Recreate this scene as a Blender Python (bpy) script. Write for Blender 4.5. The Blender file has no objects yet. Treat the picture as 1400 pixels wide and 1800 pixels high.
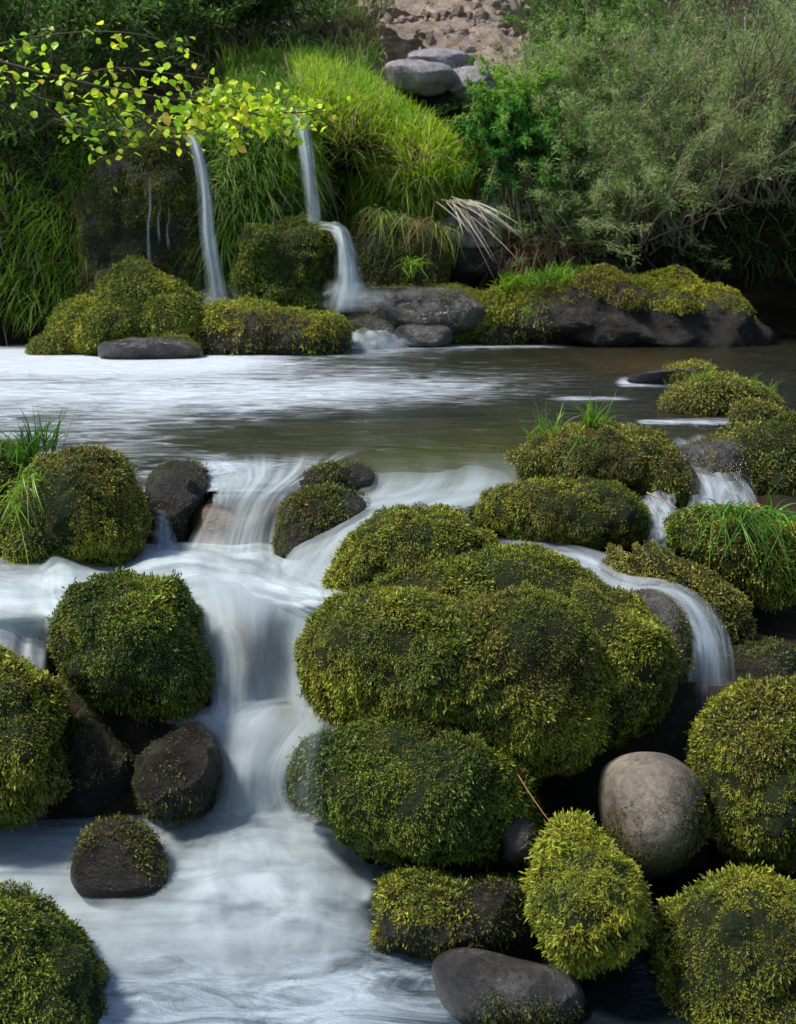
import bpy, bmesh, math, random
import numpy as np
from mathutils import Vector
R = math.radians
S = bpy.context.scene
col = S.collection
rng = np.random.default_rng(7)
random.seed(7)

# ------------------------------------------------------------------ camera
CAM = np.array([0.0, 0.0, 0.6]); PITCH = R(11.7); FPX = 2172.0
cd = bpy.data.cameras.new('camera'); cam = bpy.data.objects.new('camera', cd); col.objects.link(cam)
cam.location = CAM; cam.rotation_euler = (R(90) - PITCH, 0, 0)
cd.sensor_fit = 'VERTICAL'; cd.sensor_height = 36; cd.lens = FPX / 1800 * 36
cd.clip_start = 0.05; cd.clip_end = 500
S.camera = cam
cd.dof.use_dof = True; cd.dof.focus_distance = 2.8; cd.dof.aperture_fstop = 10
# ------------------------------------------------------------------ light
SUN_EL, SUN_AZ = R(57), R(-102)          # azimuth from +Y, negative = left
w = bpy.data.worlds.new('World'); S.world = w; w.use_nodes = True
nt = w.node_tree; bg = nt.nodes['Background']
sky = nt.nodes.new('ShaderNodeTexSky'); sky.sky_type = 'NISHITA'; sky.sun_disc = False
sky.sun_elevation = SUN_EL; sky.sun_rotation = SUN_AZ
nt.links.new(sky.outputs[0], bg.inputs[0]); bg.inputs[1].default_value = 0.14
sl = bpy.data.lights.new('sun', 'SUN'); sl.energy = 3.6; sl.angle = R(8.0); sl.color = (1, .95, .86)
so = bpy.data.objects.new('sun', sl); col.objects.link(so)
sd = Vector((math.sin(SUN_AZ) * math.cos(SUN_EL), math.cos(SUN_AZ) * math.cos(SUN_EL), math.sin(SUN_EL)))
so.rotation_euler = (-sd).to_track_quat('-Z', 'Y').to_euler(); so.location = (-3, 4, 9)
S.view_settings.view_transform = 'Standard'; S.view_settings.look = 'None'
S.view_settings.exposure = 0.7; S.view_settings.gamma = 1
S.render.engine = 'CYCLES'
S.cycles.transparent_max_bounces = 24; S.cycles.max_bounces = 8

# ------------------------------------------------------------------ maths
def ray(px, py):
    px = np.asarray(px, float); py = np.asarray(py, float)
    a = (px - 700) / FPX; b = (900 - py) / FPX
    c, s = math.cos(PITCH), math.sin(PITCH)
    return np.stack([a, c + b * s + 0 * a, -s + b * c + 0 * a], -1)
def P(px, py, d):
    r = ray(px, py); return CAM + r * (np.asarray(d, float) / r[..., 1])[..., None]
def Zp(px, py, z):
    r = ray(px, py); return CAM + r * ((z - CAM[2]) / r[..., 2])[..., None]
def proj(p):
    q = p - CAM; c, s = math.cos(PITCH), math.sin(PITCH)
    dep = q[..., 1] * c - q[..., 2] * s; up = q[..., 1] * s + q[..., 2] * c
    dep = np.where(np.abs(dep) < 1e-3, 1e-3, dep)
    return 700 + FPX * q[..., 0] / dep, 900 - FPX * up / dep
def h3(ix, iy, iz, seed=0):
    n = (ix.astype(np.int64) * 374761393 + iy.astype(np.int64) * 668265263 + iz.astype(np.int64) * 2147483647 + seed * 974711) & 0x7fffffff
    n = ((n ^ (n >> 13)) * 1274126177) & 0x7fffffff
    n = ((n ^ (n >> 15)) * 2246822519) & 0x7fffffff
    return ((n ^ (n >> 16)) & 0xffffff) / float(0xffffff)
def vn(p, seed=0):
    f = np.floor(p); t = p - f; t = t * t * (3 - 2 * t); i = f.astype(np.int64); r = 0
    for dx in (0, 1):
        for dy in (0, 1):
            for dz in (0, 1):
                wt = (t[..., 0] if dx else 1 - t[..., 0]) * (t[..., 1] if dy else 1 - t[..., 1]) * (t[..., 2] if dz else 1 - t[..., 2])
                r = r + wt * h3(i[..., 0] + dx, i[..., 1] + dy, i[..., 2] + dz, seed)
    return r
def fbm(p, o=4, seed=0):
    r = 0; a = .5; tt = 0
    for k in range(o):
        r = r + a * vn(p * 2 ** k + 17.3 * k, seed + k); tt += a; a *= .5
    return r / tt
def nz(v): return v / np.maximum(np.linalg.norm(v, axis=-1, keepdims=True), 1e-9)
def worley(p, cell, seed=0):
    q = p / cell; f = np.floor(q); d1 = np.full(q.shape[:-1], 9.); rid = np.zeros(q.shape[:-1])
    for dx in (-1, 0, 1):
        for dy in (-1, 0, 1):
            for dz in (-1, 0, 1):
                c = f + [dx, dy, dz]; i = c.astype(np.int64)
                o = np.stack([h3(i[..., 0], i[..., 1], i[..., 2], seed + k) for k in (1, 2, 3)], -1)
                dd = np.linalg.norm(q - c - o, axis=-1); m = dd < d1; d1 = np.where(m, dd, d1); rid = np.where(m, o[..., 0], rid)
    return np.clip(d1, 0, 1), rid
def sm(x, a, b):
    t = np.clip((x - a) / (b - a), 0, 1); return t * t * (3 - 2 * t)

# ------------------------------------------------------------------ scene graph
def tag(o, label=None, cat=None, group=None, kind=None):
    if label: o['label'] = label
    if cat: o['category'] = cat
    if group: o['group'] = group
    if kind: o['kind'] = kind
    return o
def empty(name, loc, label, cat, group=None, kind=None):
    o = bpy.data.objects.new(name, None); col.objects.link(o); o.location = loc; o.empty_display_size = .1
    return tag(o, label, cat, group, kind)
def mesh(name, V, F, mat, parent=None, colr=None, alpha=None, uv=None, smooth=True, mats=None):
    """V (n,3) world; F (m,k) equal-length faces"""
    V = np.asarray(V, np.float32); F = np.asarray(F, np.int32)
    off = np.array(parent.location, np.float32) if parent else np.zeros(3, np.float32)
    me = bpy.data.meshes.new(name); n, k = F.shape
    me.vertices.add(len(V)); me.vertices.foreach_set('co', (V - off).ravel())
    me.loops.add(n * k); me.loops.foreach_set('vertex_index', F.ravel())
    me.polygons.add(n); me.polygons.foreach_set('loop_start', np.arange(0, n * k, k, dtype=np.int32))
    me.polygons.foreach_set('use_smooth', np.full(n, smooth))
    if colr is not None:
        a = me.attributes.new('tint', 'FLOAT_COLOR', 'POINT')
        c = np.ones((len(V), 4), np.float32); c[:, :3] = colr; a.data.foreach_set('color', c.ravel())
    if alpha is not None:
        a = me.attributes.new('alpha', 'FLOAT', 'POINT'); a.data.foreach_set('value', np.asarray(alpha, np.float32).ravel())
    if uv is not None:
        u = me.uv_layers.new(name='UVMap'); u.data.foreach_set('uv', np.asarray(uv, np.float32)[F.ravel()].ravel())
    me.update(); me.validate()
    me.materials.append(mat)
    o = bpy.data.objects.new(name, me); col.objects.link(o)
    if parent: o.parent = parent
    return o
def normals(V, F):
    n = np.zeros_like(V); fn = np.cross(V[F[:, 1]] - V[F[:, 0]], V[F[:, 2]] - V[F[:, 0]])
    for k in range(F.shape[1]): np.add.at(n, F[:, k], fn)
    return nz(n)
_ico = {}
def ico(n):
    if n not in _ico:
        bm = bmesh.new(); bmesh.ops.create_icosphere(bm, subdivisions=n, radius=1)
        _ico[n] = (np.array([v.co for v in bm.verts]), np.array([[v.index for v in f.verts] for f in bm.faces])); bm.free()
    return _ico[n]

# ------------------------------------------------------------------ materials
def newmat(name):
    m = bpy.data.materials.new(name); m.use_nodes = True; t = m.node_tree; t.nodes.clear()
    return m, t, t.nodes.new('ShaderNodeOutputMaterial')
def N(t, typ, **kw):
    n = t.nodes.new(typ)
    for k, v in kw.items():
        if k in n.inputs.keys(): n.inputs[k].default_value = v
        else: setattr(n, k, v)
    return n
def ramp(t, src, stops):
    r = t.nodes.new('ShaderNodeValToRGB'); e = r.color_ramp.elements
    while len(e) < len(stops): e.new(.5)
    for i, (p, c) in enumerate(stops):
        e[i].position = p; e[i].color = (*c, 1) if hasattr(c, '__len__') else (c, c, c, 1)
    t.links.new(src, r.inputs[0]); return r.outputs[0]
def leafmat(name, trans=.35, rough=.5, spec=.35):
    m, t, out = newmat(name); L = t.links.new
    a = N(t, 'ShaderNodeAttribute', attribute_name='tint')
    p = N(t, 'ShaderNodeBsdfPrincipled', Roughness=rough); p.inputs['Specular IOR Level'].default_value = spec
    tr = N(t, 'ShaderNodeBsdfTranslucent'); mx = N(t, 'ShaderNodeMixShader', Fac=trans)
    L(a.outputs['Color'], p.inputs['Base Color']); L(a.outputs['Color'], tr.inputs['Color'])
    L(p.outputs[0], mx.inputs[1]); L(tr.outputs[0], mx.inputs[2]); L(mx.outputs[0], out.inputs[0]); return m
M_moss = leafmat('moss', .22, .5, .3)
M_grass = leafmat('grass_blades', .5, .4, .4)
M_leaf = leafmat('leaves', .6, .4, .4)
M_twig = leafmat('dry_stalks', .05, .7, .2)
def rockmat(name, c1, c2, c3, rough=(.25, .6), scale=9, bump=.5, lich=None, spec=.5):
    m, t, out = newmat(name); L = t.links.new
    tc = N(t, 'ShaderNodeNewGeometry'); 
    n1 = N(t, 'ShaderNodeTexNoise', Scale=scale, Detail=8, Roughness=.65); n2 = N(t, 'ShaderNodeTexNoise', Scale=scale * 7, Detail=6, Roughness=.7)
    n3 = N(t, 'ShaderNodeTexVoronoi', Scale=scale * 3.1)
    for n in (n1, n2, n3): L(tc.outputs['Position'], n.inputs['Vector'])
    c = ramp(t, n1.outputs[0], [(.3, c1), (.52, c2), (.72, c3)])
    g = ramp(t, n2.outputs[0], [(.3, .45), (.7, 1.35)])
    mu = N(t, 'ShaderNodeMix', data_type='RGBA', blend_type='MULTIPLY'); mu.inputs[0].default_value = 1
    L(c, mu.inputs[6]); L(g, mu.inputs[7])
    p = N(t, 'ShaderNodeBsdfPrincipled'); p.inputs['Specular IOR Level'].default_value = spec
    cc = mu.outputs[2]
    if lich:
        f = ramp(t, n2.outputs[0], [(lich[1], 0), (lich[1] + .08, 1)]); m2 = N(t, 'ShaderNodeMix', data_type='RGBA')
        L(f, m2.inputs[0]); L(cc, m2.inputs[6]); m2.inputs[7].default_value = (*lich[0], 1); cc = m2.outputs[2]
    L(cc, p.inputs['Base Color'])
    r = N(t, 'ShaderNodeMapRange'); L(n1.outputs[0], r.inputs[0]); r.inputs[1].default_value = .35; r.inputs[2].default_value = .65
    r.inputs[3].default_value = rough[0]; r.inputs[4].default_value = rough[1]; L(r.outputs[0], p.inputs['Roughness'])
    ad = N(t, 'ShaderNodeMath', operation='ADD'); L(n2.outputs[0], ad.inputs[0]); L(n1.outputs[0], ad.inputs[1])
    b = N(t, 'ShaderNodeBump', Strength=bump, Distance=.02); L(ad.outputs[0], b.inputs['Height']); L(b.outputs[0], p.inputs['Normal'])
    L(p.outputs[0], out.inputs[0]); return m
M_bed = rockmat('moss_underlayer', (.012, .016, .006), (.02, .028, .008), (.03, .03, .012), (.7, .9), 14, .8, spec=.15)
M_wet = rockmat('wet_dark_rock', (.008, .007, .005), (.022, .018, .013), (.055, .046, .036), (.22, .6), 12, 1.0, spec=.35)
M_slate = rockmat('wet_grey_rock', (.018, .016, .014), (.055, .05, .046), (.15, .14, .13), (.08, .34), 9, 1.0, spec=.6)
M_tan = rockmat('tan_stone', (.07, .058, .042), (.14, .115, .085), (.25, .21, .16), (.5, .75), 9, .35, ((.05, .055, .03), .62))
M_brown = rockmat('submerged_brown_rock', (.03, .018, .006), (.08, .042, .013), (.14, .085, .032), (.3, .5), 9, .4)
M_earth = rockmat('bank_earth', (.012, .009, .005), (.028, .02, .011), (.055, .04, .022), (.75, .95), 6, .9, ((.03, .04, .012), .60), spec=.15)
M_scree = rockmat('scree_soil', (.15, .11, .08), (.26, .20, .15), (.36, .30, .24), (.75, .95), 5, .9, spec=.2)
M_pale = rockmat('pale_slab_rock', (.10, .09, .085), (.24, .22, .22), (.40, .38, .39), (.3, .6), 8, 1.0, ((.05, .045, .03), .6))
def flowmat(name, k=(26, 1.6), base=(.72, .78, .82), lo=.25, hi=1.15, rough=.42, cloud=.35):
    m, t, out = newmat(name); L = t.links.new
    uv = N(t, 'ShaderNodeUVMap', uv_map='UVMap'); mp = N(t, 'ShaderNodeMapping'); mp.inputs['Scale'].default_value = (k[0], k[1], 1)
    n = N(t, 'ShaderNodeTexNoise', Scale=1, Detail=4, Roughness=.6, Distortion=.4); L(uv.outputs[0], mp.inputs[0]); L(mp.outputs[0], n.inputs['Vector'])
    r = N(t, 'ShaderNodeMapRange'); L(n.outputs[0], r.inputs[0]); r.inputs[1].default_value = .32; r.inputs[2].default_value = .66
    r.inputs[3].default_value = lo; r.inputs[4].default_value = hi
    mc = N(t, 'ShaderNodeMapping'); mc.inputs['Scale'].default_value = (k[0] * .35, k[1] * 2.2, 1); L(uv.outputs[0], mc.inputs[0])
    nc = N(t, 'ShaderNodeTexNoise', Scale=1, Detail=3, Roughness=.55, Distortion=.9); L(mc.outputs[0], nc.inputs['Vector'])
    rc = N(t, 'ShaderNodeMapRange'); L(nc.outputs[0], rc.inputs[0]); rc.inputs[1].default_value = .34; rc.inputs[2].default_value = .66
    rc.inputs[3].default_value = cloud; rc.inputs[4].default_value = 1.25
    m0 = N(t, 'ShaderNodeMath', operation='MULTIPLY'); L(r.outputs[0], m0.inputs[0]); L(rc.outputs[0], m0.inputs[1])
    a = N(t, 'ShaderNodeAttribute', attribute_name='alpha'); mu = N(t, 'ShaderNodeMath', operation='MULTIPLY', use_clamp=True)
    L(a.outputs['Fac'], mu.inputs[0]); L(m0.outputs[0], mu.inputs[1])
    tn = N(t, 'ShaderNodeAttribute', attribute_name='tint')
    p = N(t, 'ShaderNodeBsdfPrincipled', Roughness=rough); L(tn.outputs['Color'], p.inputs['Base Color'])
    p.inputs['Specular IOR Level'].default_value = .35
    b = N(t, 'ShaderNodeBump', Strength=.10, Distance=.01); L(n.outputs[0], b.inputs['Height']); L(b.outputs[0], p.inputs['Normal'])
    tl = N(t, 'ShaderNodeBsdfTranslucent'); L(tn.outputs['Color'], tl.inputs['Color'])
    m1 = N(t, 'ShaderNodeMixShader', Fac=.3); L(p.outputs[0], m1.inputs[1]); L(tl.outputs[0], m1.inputs[2])
    tp = N(t, 'ShaderNodeBsdfTransparent'); mx = N(t, 'ShaderNodeMixShader'); L(mu.outputs[0], mx.inputs[0]); L(tp.outputs[0], mx.inputs[1]); L(m1.outputs[0], mx.inputs[2])
    L(mx.outputs[0], out.inputs[0]); return m
M_flow = flowmat('flowing_water', (9, .8), lo=.22, hi=.72, cloud=.25)
M_fall = flowmat('falling_water', (4, .5), lo=.08, hi=.72, cloud=.25)
M_soft = flowmat('soft_foam', (3, 2.2), lo=.28, hi=.9, rough=.6)
def poolmat(name, deep, sc=(2.4, 6), bump=.5, fsc=(1.7, 4.2), fc=(.58, .64, .70)):
    m, t, out = newmat(name); L = t.links.new
    g = N(t, 'ShaderNodeNewGeometry'); mp = N(t, 'ShaderNodeMapping'); mp.inputs['Scale'].default_value = (sc[0], sc[1], 1); L(g.outputs['Position'], mp.inputs[0])
    n = N(t, 'ShaderNodeTexNoise', Scale=1.6, Detail=6, Roughness=.62, Distortion=.8); L(mp.outputs[0], n.inputs['Vector'])
    mq = N(t, 'ShaderNodeMapping'); mq.inputs['Scale'].default_value = (fsc[0], fsc[1], 1); L(g.outputs['Position'], mq.inputs[0])
    n2 = N(t, 'ShaderNodeTexNoise', Scale=1.3, Detail=7, Roughness=.7, Distortion=1.2); L(mq.outputs[0], n2.inputs['Vector'])
    a = N(t, 'ShaderNodeAttribute', attribute_name='alpha')
    # white where alpha beats the noise: foam, on the pool also painted glare
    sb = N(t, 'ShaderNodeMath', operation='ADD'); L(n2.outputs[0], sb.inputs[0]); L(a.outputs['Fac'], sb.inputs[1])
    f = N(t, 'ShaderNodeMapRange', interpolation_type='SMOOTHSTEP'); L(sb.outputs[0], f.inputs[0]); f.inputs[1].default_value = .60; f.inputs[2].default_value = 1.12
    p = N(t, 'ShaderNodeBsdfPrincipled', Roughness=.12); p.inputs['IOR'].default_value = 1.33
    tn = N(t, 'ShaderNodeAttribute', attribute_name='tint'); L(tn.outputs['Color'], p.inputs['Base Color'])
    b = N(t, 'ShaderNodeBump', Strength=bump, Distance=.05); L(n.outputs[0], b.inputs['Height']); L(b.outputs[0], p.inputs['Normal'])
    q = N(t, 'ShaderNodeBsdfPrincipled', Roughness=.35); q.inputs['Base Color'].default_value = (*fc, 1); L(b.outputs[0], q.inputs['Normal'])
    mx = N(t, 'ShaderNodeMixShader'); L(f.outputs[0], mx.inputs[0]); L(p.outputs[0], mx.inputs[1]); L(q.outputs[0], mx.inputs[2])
    L(mx.outputs[0], out.inputs[0]); return m
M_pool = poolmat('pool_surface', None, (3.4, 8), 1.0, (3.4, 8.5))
M_low = poolmat('lower_water_surface', None, (5, 9), .4, (4, 9), (.36, .43, .49))

# ------------------------------------------------------------------ builders
def catmull(pts, n, closed=False):
    pts = np.asarray(pts, float); k = len(pts)
    if closed: idx = lambda i: i % k; segs = k
    else: idx = lambda i: min(max(i, 0), k - 1); segs = k - 1
    t = np.linspace(0, segs, n, endpoint=not closed); out = []
    i = np.minimum(t.astype(int), segs - 1); f = (t - i).reshape((-1,) + (1,) * (pts.ndim - 1))
    g = lambda o: pts[[idx(int(a) + o) for a in i]]
    p0, p1, p2, p3 = g(-1), g(0), g(1), g(2)
    return .5 * (2 * p1 + (p2 - p0) * f + (2 * p0 - 5 * p1 + 4 * p2 - p3) * f ** 2 + (3 * p1 - p0 - 3 * p2 + p3) * f ** 3)
def body(outline, d, thick, sub=5, amp=.05, freq=5, lobes=(), flat=.8, seed=0, shrink=.012, lump=0, lf=14, cuts=0):
    o = np.asarray(outline, float)
    c = (o.min(0) + o.max(0)) / 2; C = P(c[0], c[1], d); v = nz(C - CAM); dist = np.linalg.norm(C - CAM)
    rt = nz(np.cross(v, [0, 0, 1])); up = np.cross(rt, v)
    r = ray(o[:, 0], o[:, 1]); r = r * (np.dot(C - CAM, v) / (r @ v))[:, None]; q = CAM + r - C
    ab = np.stack([q @ rt, q @ up], -1); ab = catmull(ab, 240, True)
    rad = np.maximum(np.hypot(ab[:, 0], ab[:, 1]) - shrink, .01); ang = np.arctan2(ab[:, 1], ab[:, 0])
    so_ = np.argsort(ang); ang, rad = ang[so_], rad[so_]
    if cuts > 12: rad = rad * 1.3; thick *= 1.3
    V, F = ico(sub); phi = np.arctan2(V[:, 2], V[:, 0]); rho = np.hypot(V[:, 0], V[:, 2])
    Rr = np.interp(phi, ang, rad, period=2 * math.pi); pl = Rr * rho ** flat
    dp = np.sign(V[:, 1]) * np.abs(V[:, 1]) ** .85 * thick
    W = C + rt * (pl * np.cos(phi))[:, None] + up * (pl * np.sin(phi))[:, None] + v * dp[:, None]
    n = normals(W, F); size = (rad.mean())
    front = sm(-V[:, 1], -.3, .4) * .8 + .2
    disp = (fbm(W * freq, 4, seed) - .5) * 2 * amp * np.minimum(size, .6)
    W = W + n * (disp * (.35 + .65 * (1 - rho ** 3)))[:, None]
    if cuts:
        rs = np.random.default_rng(seed + 100)
        for k in range(cuts):
            q = nz(rs.normal(0, 1, 3) * [1, 1, .9]); pr = (W - C) @ q; h = np.percentile(pr, 100) * (rs.uniform(.5, .8) if cuts > 12 else rs.uniform(.70, .93))
            W = W - q * (np.maximum(pr - h, 0) * .75)[:, None]
    if lump:
        wl = worley(W + (fbm(W * lf, 2, seed) * .06)[:, None], 1.15 / lf, seed + 5)[0]
        W = W + n * ((.45 - wl) * lump * 2.6 + (fbm(W * lf * 2.5, 3, seed + 6) - .5) * lump)[:, None]
    else: W = W + n * ((fbm(W * freq * 3, 4, seed + 6) - .5) * amp * (.42 if cuts else .22) * np.minimum(size, .5) * 2)[:, None]
    for (lx, ly, lr, la) in lobes:
        px, py = proj(W); dd = np.hypot(px - lx, py - ly) / lr
        W = W + n * (la * np.exp(-dd ** 2 * 1.6) * front)[:, None]
    return W, F
def join(bodies):
    V, F, k = [], [], 0
    for v, f in bodies: V.append(v); F.append(f + k); k += len(v)
    return np.concatenate(V), np.concatenate(F)
def sample(V, F, dens, mask=None, cap=190000):
    a, b, c = V[F[:, 0]], V[F[:, 1]], V[F[:, 2]]; fn = np.cross(b - a, c - a); ar = np.linalg.norm(fn, axis=1) / 2
    fnn = nz(fn); cen = (a + b + c) / 3
    facing = np.einsum('ij,ij->i', fnn, nz(CAM - cen)); w = ar * np.where(facing > -.25, 1, .22)
    if mask is not None:
        px, py = proj(cen); w = w * np.clip(mask(cen, fnn, px, py), 0, 1)
    n = int(min(w.sum() * dens, cap)); 
    if n < 1: return np.zeros((0, 3)), np.zeros((0, 3))
    i = rng.choice(len(F), n, p=w / w.sum()); u = rng.random((n, 2)); s = u.sum(1) > 1; u[s] = 1 - u[s]
    vn_ = normals(V, F); p = a[i] + u[:, :1] * (b - a)[i] + u[:, 1:] * (c - a)[i]
    nn = nz(vn_[F[i, 0]] * (1 - u.sum(1))[:, None] + vn_[F[i, 1]] * u[:, :1] + vn_[F[i, 2]] * u[:, 1:])
    return p, nn
PAL = dict(olive=((.255, .268, .022), (.135, .16, .015), (.13, .10, .02)),
           green=((.190, .235, .020), (.09, .13, .014), (.11, .11, .015)),
           yellow=((.40, .39, .030), (.24, .27, .022), (.20, .13, .03)),
           dark=((.15, .155, .020), (.08, .10, .014), (.08, .06, .015)),
           dry=((.27, .25, .040), (.16, .165, .026), (.17, .12, .04)))
def mossgeo(p, n, L, pal='olive', droop=.55, K=3, spread=.7, seed=0, wid=.34):
    m = len(p); 
    g = np.array([0, 0, -1.0]); steep = 1 - np.clip(n[:, 2], 0, 1)
    cl_ = worley(p + (fbm(p * (.3 / L), 2, seed) * L * 1.5)[:, None], L * 2.1, seed)[0]; cl2 = worley(p, L * 5.5, seed + 1)[0]
    ln = L * (.55 + .8 * rng.random(m)) * (1.25 - .7 * cl_) * (.6 + .8 * sm(fbm(p * (.09 / L), 2, seed + 70), .3, .7))
    p = p + n * (L * (.9 * (.5 - cl_) + 1.3 * (.5 - cl2)))[:, None]
    d = nz(n * .55 + g * (droop * (.35 + 1.35 * steep))[:, None] + rng.normal(0, .34, (m, 3)) + np.array([0, 0, .10]))
    c1, c2, c3 = [np.array(x) for x in PAL[pal]]
    k1 = sm(fbm(p * (.11 / L), 3, seed + 1), .35, .65)[:, None]; k2 = sm(fbm(p * (.06 / L), 3, seed + 9), .52, .72)[:, None]
    base = (c2 * (1 - k1) + c1 * k1) * (1 - .5 * k2) + c3 * .5 * k2
    base = base * (.55 + .95 * rng.random((m, 1)) ** 1.3) * (1 + rng.normal(0, .12, (m, 3))); base = np.clip(base, .004, .5)
    Vs, Cs = [], []
    for k in range(K):
        t = (.25, .6, .95)[k] if K == 3 else (k + .5) / K
        r = p + d * (ln * t * .75)[:, None] + g * (droop * steep * ln * t * t * .3)[:, None]
        bd = nz(d + rng.normal(0, spread, (m, 3)) + g * (.3 * steep)[:, None]); s = nz(np.cross(bd, nz(n + rng.normal(0, .5, (m, 3)))))
        bl = (ln * .5)[:, None]; bw = bl * wid * .5
        q = np.stack([r - bd * bl * .2, r + bd * bl * .45 + s * bw, r + bd * bl, r + bd * bl * .45 - s * bw], 1)
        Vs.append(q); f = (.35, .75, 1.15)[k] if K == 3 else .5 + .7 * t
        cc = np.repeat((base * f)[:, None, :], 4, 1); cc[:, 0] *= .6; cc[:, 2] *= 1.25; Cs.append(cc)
    V = np.concatenate(Vs).reshape(-1, 3); C = np.concatenate(Cs).reshape(-1, 3)
    return V, np.arange(len(V)).reshape(-1, 4), C
def addmoss(parent, V, F, dens, L, pal='olive', mask=None, droop=.55, name='moss', cap=190000, K=3, seed=0, spread=.7, wid=.34, label=None):
    dens *= 1.9; L *= .72; m0 = mask or (lambda p, n, x, y: np.ones(len(p))); fq = .12 / L
    mask = lambda p, n, x, y: m0(p, n, x, y) * (.8 + .2 * sm(fbm(p * fq, 3, seed + 60), .36, .48))
    p, n = sample(V, F, dens, mask, cap)
    if len(p) == 0: return
    a, b, c = mossgeo(p, n, L, pal, droop, K, spread, seed, wid); o = mesh(name, a, b, M_moss, parent, colr=c)
    if label: o['label'] = label
    return o
def boulder(name, label, bodies, mat=None, moss=None, group=None, cat='boulder', more=()):
    V, F = join(bodies); base = V[np.argmin(V[:, 2])]; loc = (V[:, 0].mean(), V[:, 1].mean(), V[:, 2].min())
    if moss is None:
        o = mesh(name, V - 0, F, mat or M_wet); tag(o, label, cat, group); return o, V, F
    e = empty(name, loc, label, cat, group); mesh('stone', V, F, mat or M_bed, e)
    if isinstance(moss, dict): moss = [moss]
    for mm in moss: addmoss(e, V, F, **mm)
    return e, V, F
def blades(p, d, ln, wd, droop, cols, seg=4, side=None, tipd=1.25):
    """curved tapering blades; p,d (m,3)"""
    m = len(p); ln = np.broadcast_to(ln, (m,)); s = nz(np.cross(d, rng.normal(0, 1, (m, 3)))) if side is None else side
    out = np.array([0, 0, -1.0]); V = np.zeros((m, seg + 1, 2, 3)); C = np.zeros((m, seg + 1, 2, 3)); dr = np.broadcast_to(droop, (m,))
    lean = nz(np.stack([rng.normal(0, 1, m), rng.normal(0, 1, m) - .6, np.zeros(m)], -1))
    for j in range(seg + 1):
        t = j / seg
        c = p + d * (ln * t)[:, None] + (out * .8 + lean * .35) * (ln * dr * t * t)[:, None]
        wv = wd * (1 - t ** 1.6) * (.6 + .4 * min(1, t * 4)) + wd * .03; wv = np.broadcast_to(wv, (m,))
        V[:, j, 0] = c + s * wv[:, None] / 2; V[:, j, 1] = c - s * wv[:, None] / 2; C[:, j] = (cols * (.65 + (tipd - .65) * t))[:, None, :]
    i = np.arange(m)[:, None] * (seg + 1) * 2 + np.arange(seg)[None] * 2
    F = np.stack([i, i + 1, i + 3, i + 2], -1).reshape(-1, 4)
    return V.reshape(-1, 3), F, C.reshape(-1, 3)
def gcols(p, a, b, f=2.0, seed=0, c=None):
    k = sm(fbm(p * f, 3, seed), .35, .65)[:, None]; r = rng.random((len(p), 1))
    q = np.array(a) * k + np.array(b) * (1 - k)
    if c is not None:
        s = (rng.random(len(p)) < .12)[:, None]; q = np.where(s, np.array(c), q)
    return np.clip(q * (.6 + .8 * r) * (1 + rng.normal(0, .08, (len(p), 3))), .003, .8)
def joinc(L_):
    V, F, C, k = [], [], [], 0
    for v, f, c in L_: V.append(v); F.append(f + k); C.append(c); k += len(v)
    return np.concatenate(V), np.concatenate(F), np.concatenate(C)
def tubes(paths, rad, colr, sides=4):
    """paths (m,k,3), rad (m,k)"""
    paths = np.asarray(paths, float); m, k, _ = paths.shape; rad = np.broadcast_to(rad, (m, k))
    tg = nz(np.gradient(paths, axis=1)); a = nz(np.cross(tg, np.array([.31, .2, .93]))); b = np.cross(tg, a)
    th = np.arange(sides) * 2 * math.pi / sides
    V = paths[:, :, None] + rad[:, :, None, None] * (a[:, :, None] * np.cos(th)[None, None, :, None] + b[:, :, None] * np.sin(th)[None, None, :, None])
    i = (np.arange(m) * k * sides)[:, None, None] + (np.arange(k - 1) * sides)[None, :, None] + np.arange(sides)[None, None]
    j = (np.arange(m) * k * sides)[:, None, None] + (np.arange(k - 1) * sides)[None, :, None] + ((np.arange(sides) + 1) % sides)[None, None]
    F = np.stack([i, j, j + sides, i + sides], -1).reshape(-1, 4)
    C = np.broadcast_to(np.asarray(colr, float).reshape(-1, 1, 1, 3), (m, k, sides, 3)).reshape(-1, 3)
    return V.reshape(-1, 3), F, C
def net(rows, n, m):
    """rows: list of equal-length lists of world points -> (n,m,3)"""
    A = np.array(rows, float); A = catmull(A, n); return catmull(A.transpose(1, 0, 2), m).transpose(1, 0, 2)
def gridF(n, m):
    i = np.arange(n - 1)[:, None] * m + np.arange(m - 1)[None]
    return np.stack([i, i + 1, i + m + 1, i + m], -1).reshape(-1, 4)
def pt(q):
    """(px,py,d) or (px,py,'z',z)"""
    return Zp(q[0], q[1], q[3]) if len(q) == 4 else P(q[0], q[1], q[2])
def sheet(name, rows, mat, label=None, n=90, m=50, fade=(.15, .15, .1, .1), op=1., ridge=.006, rf=(14, 1.2), tint=(.72, .78, .82), seed=0, parent=None, opmap=None, asp=(1, 1), kind='structure', layers=1, gap=.018):
    if layers > 1:
        VV, FF, AA, UU, k0 = [], [], [], [], 0
        for k in range(layers):
            V, F, al, uv = _sheet(rows, n, m, fade, op, ridge, rf, seed + 31 * k, opmap, asp, -k * gap)
            VV.append(V); FF.append(F + k0); AA.append(al); UU.append(uv + k * 7.3); k0 += len(V)
        V, F, al, uv = map(np.concatenate, (VV, FF, AA, UU))
    else: V, F, al, uv = _sheet(rows, n, m, fade, op, ridge, rf, seed, opmap, asp, 0)
    o = mesh(name, V, F, mat, parent, colr=np.broadcast_to(np.array(tint), (len(V), 3)), alpha=al, uv=uv)
    if kind and not parent: o['kind'] = kind
    if label: o['label'] = label
    return o, V, F
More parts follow.
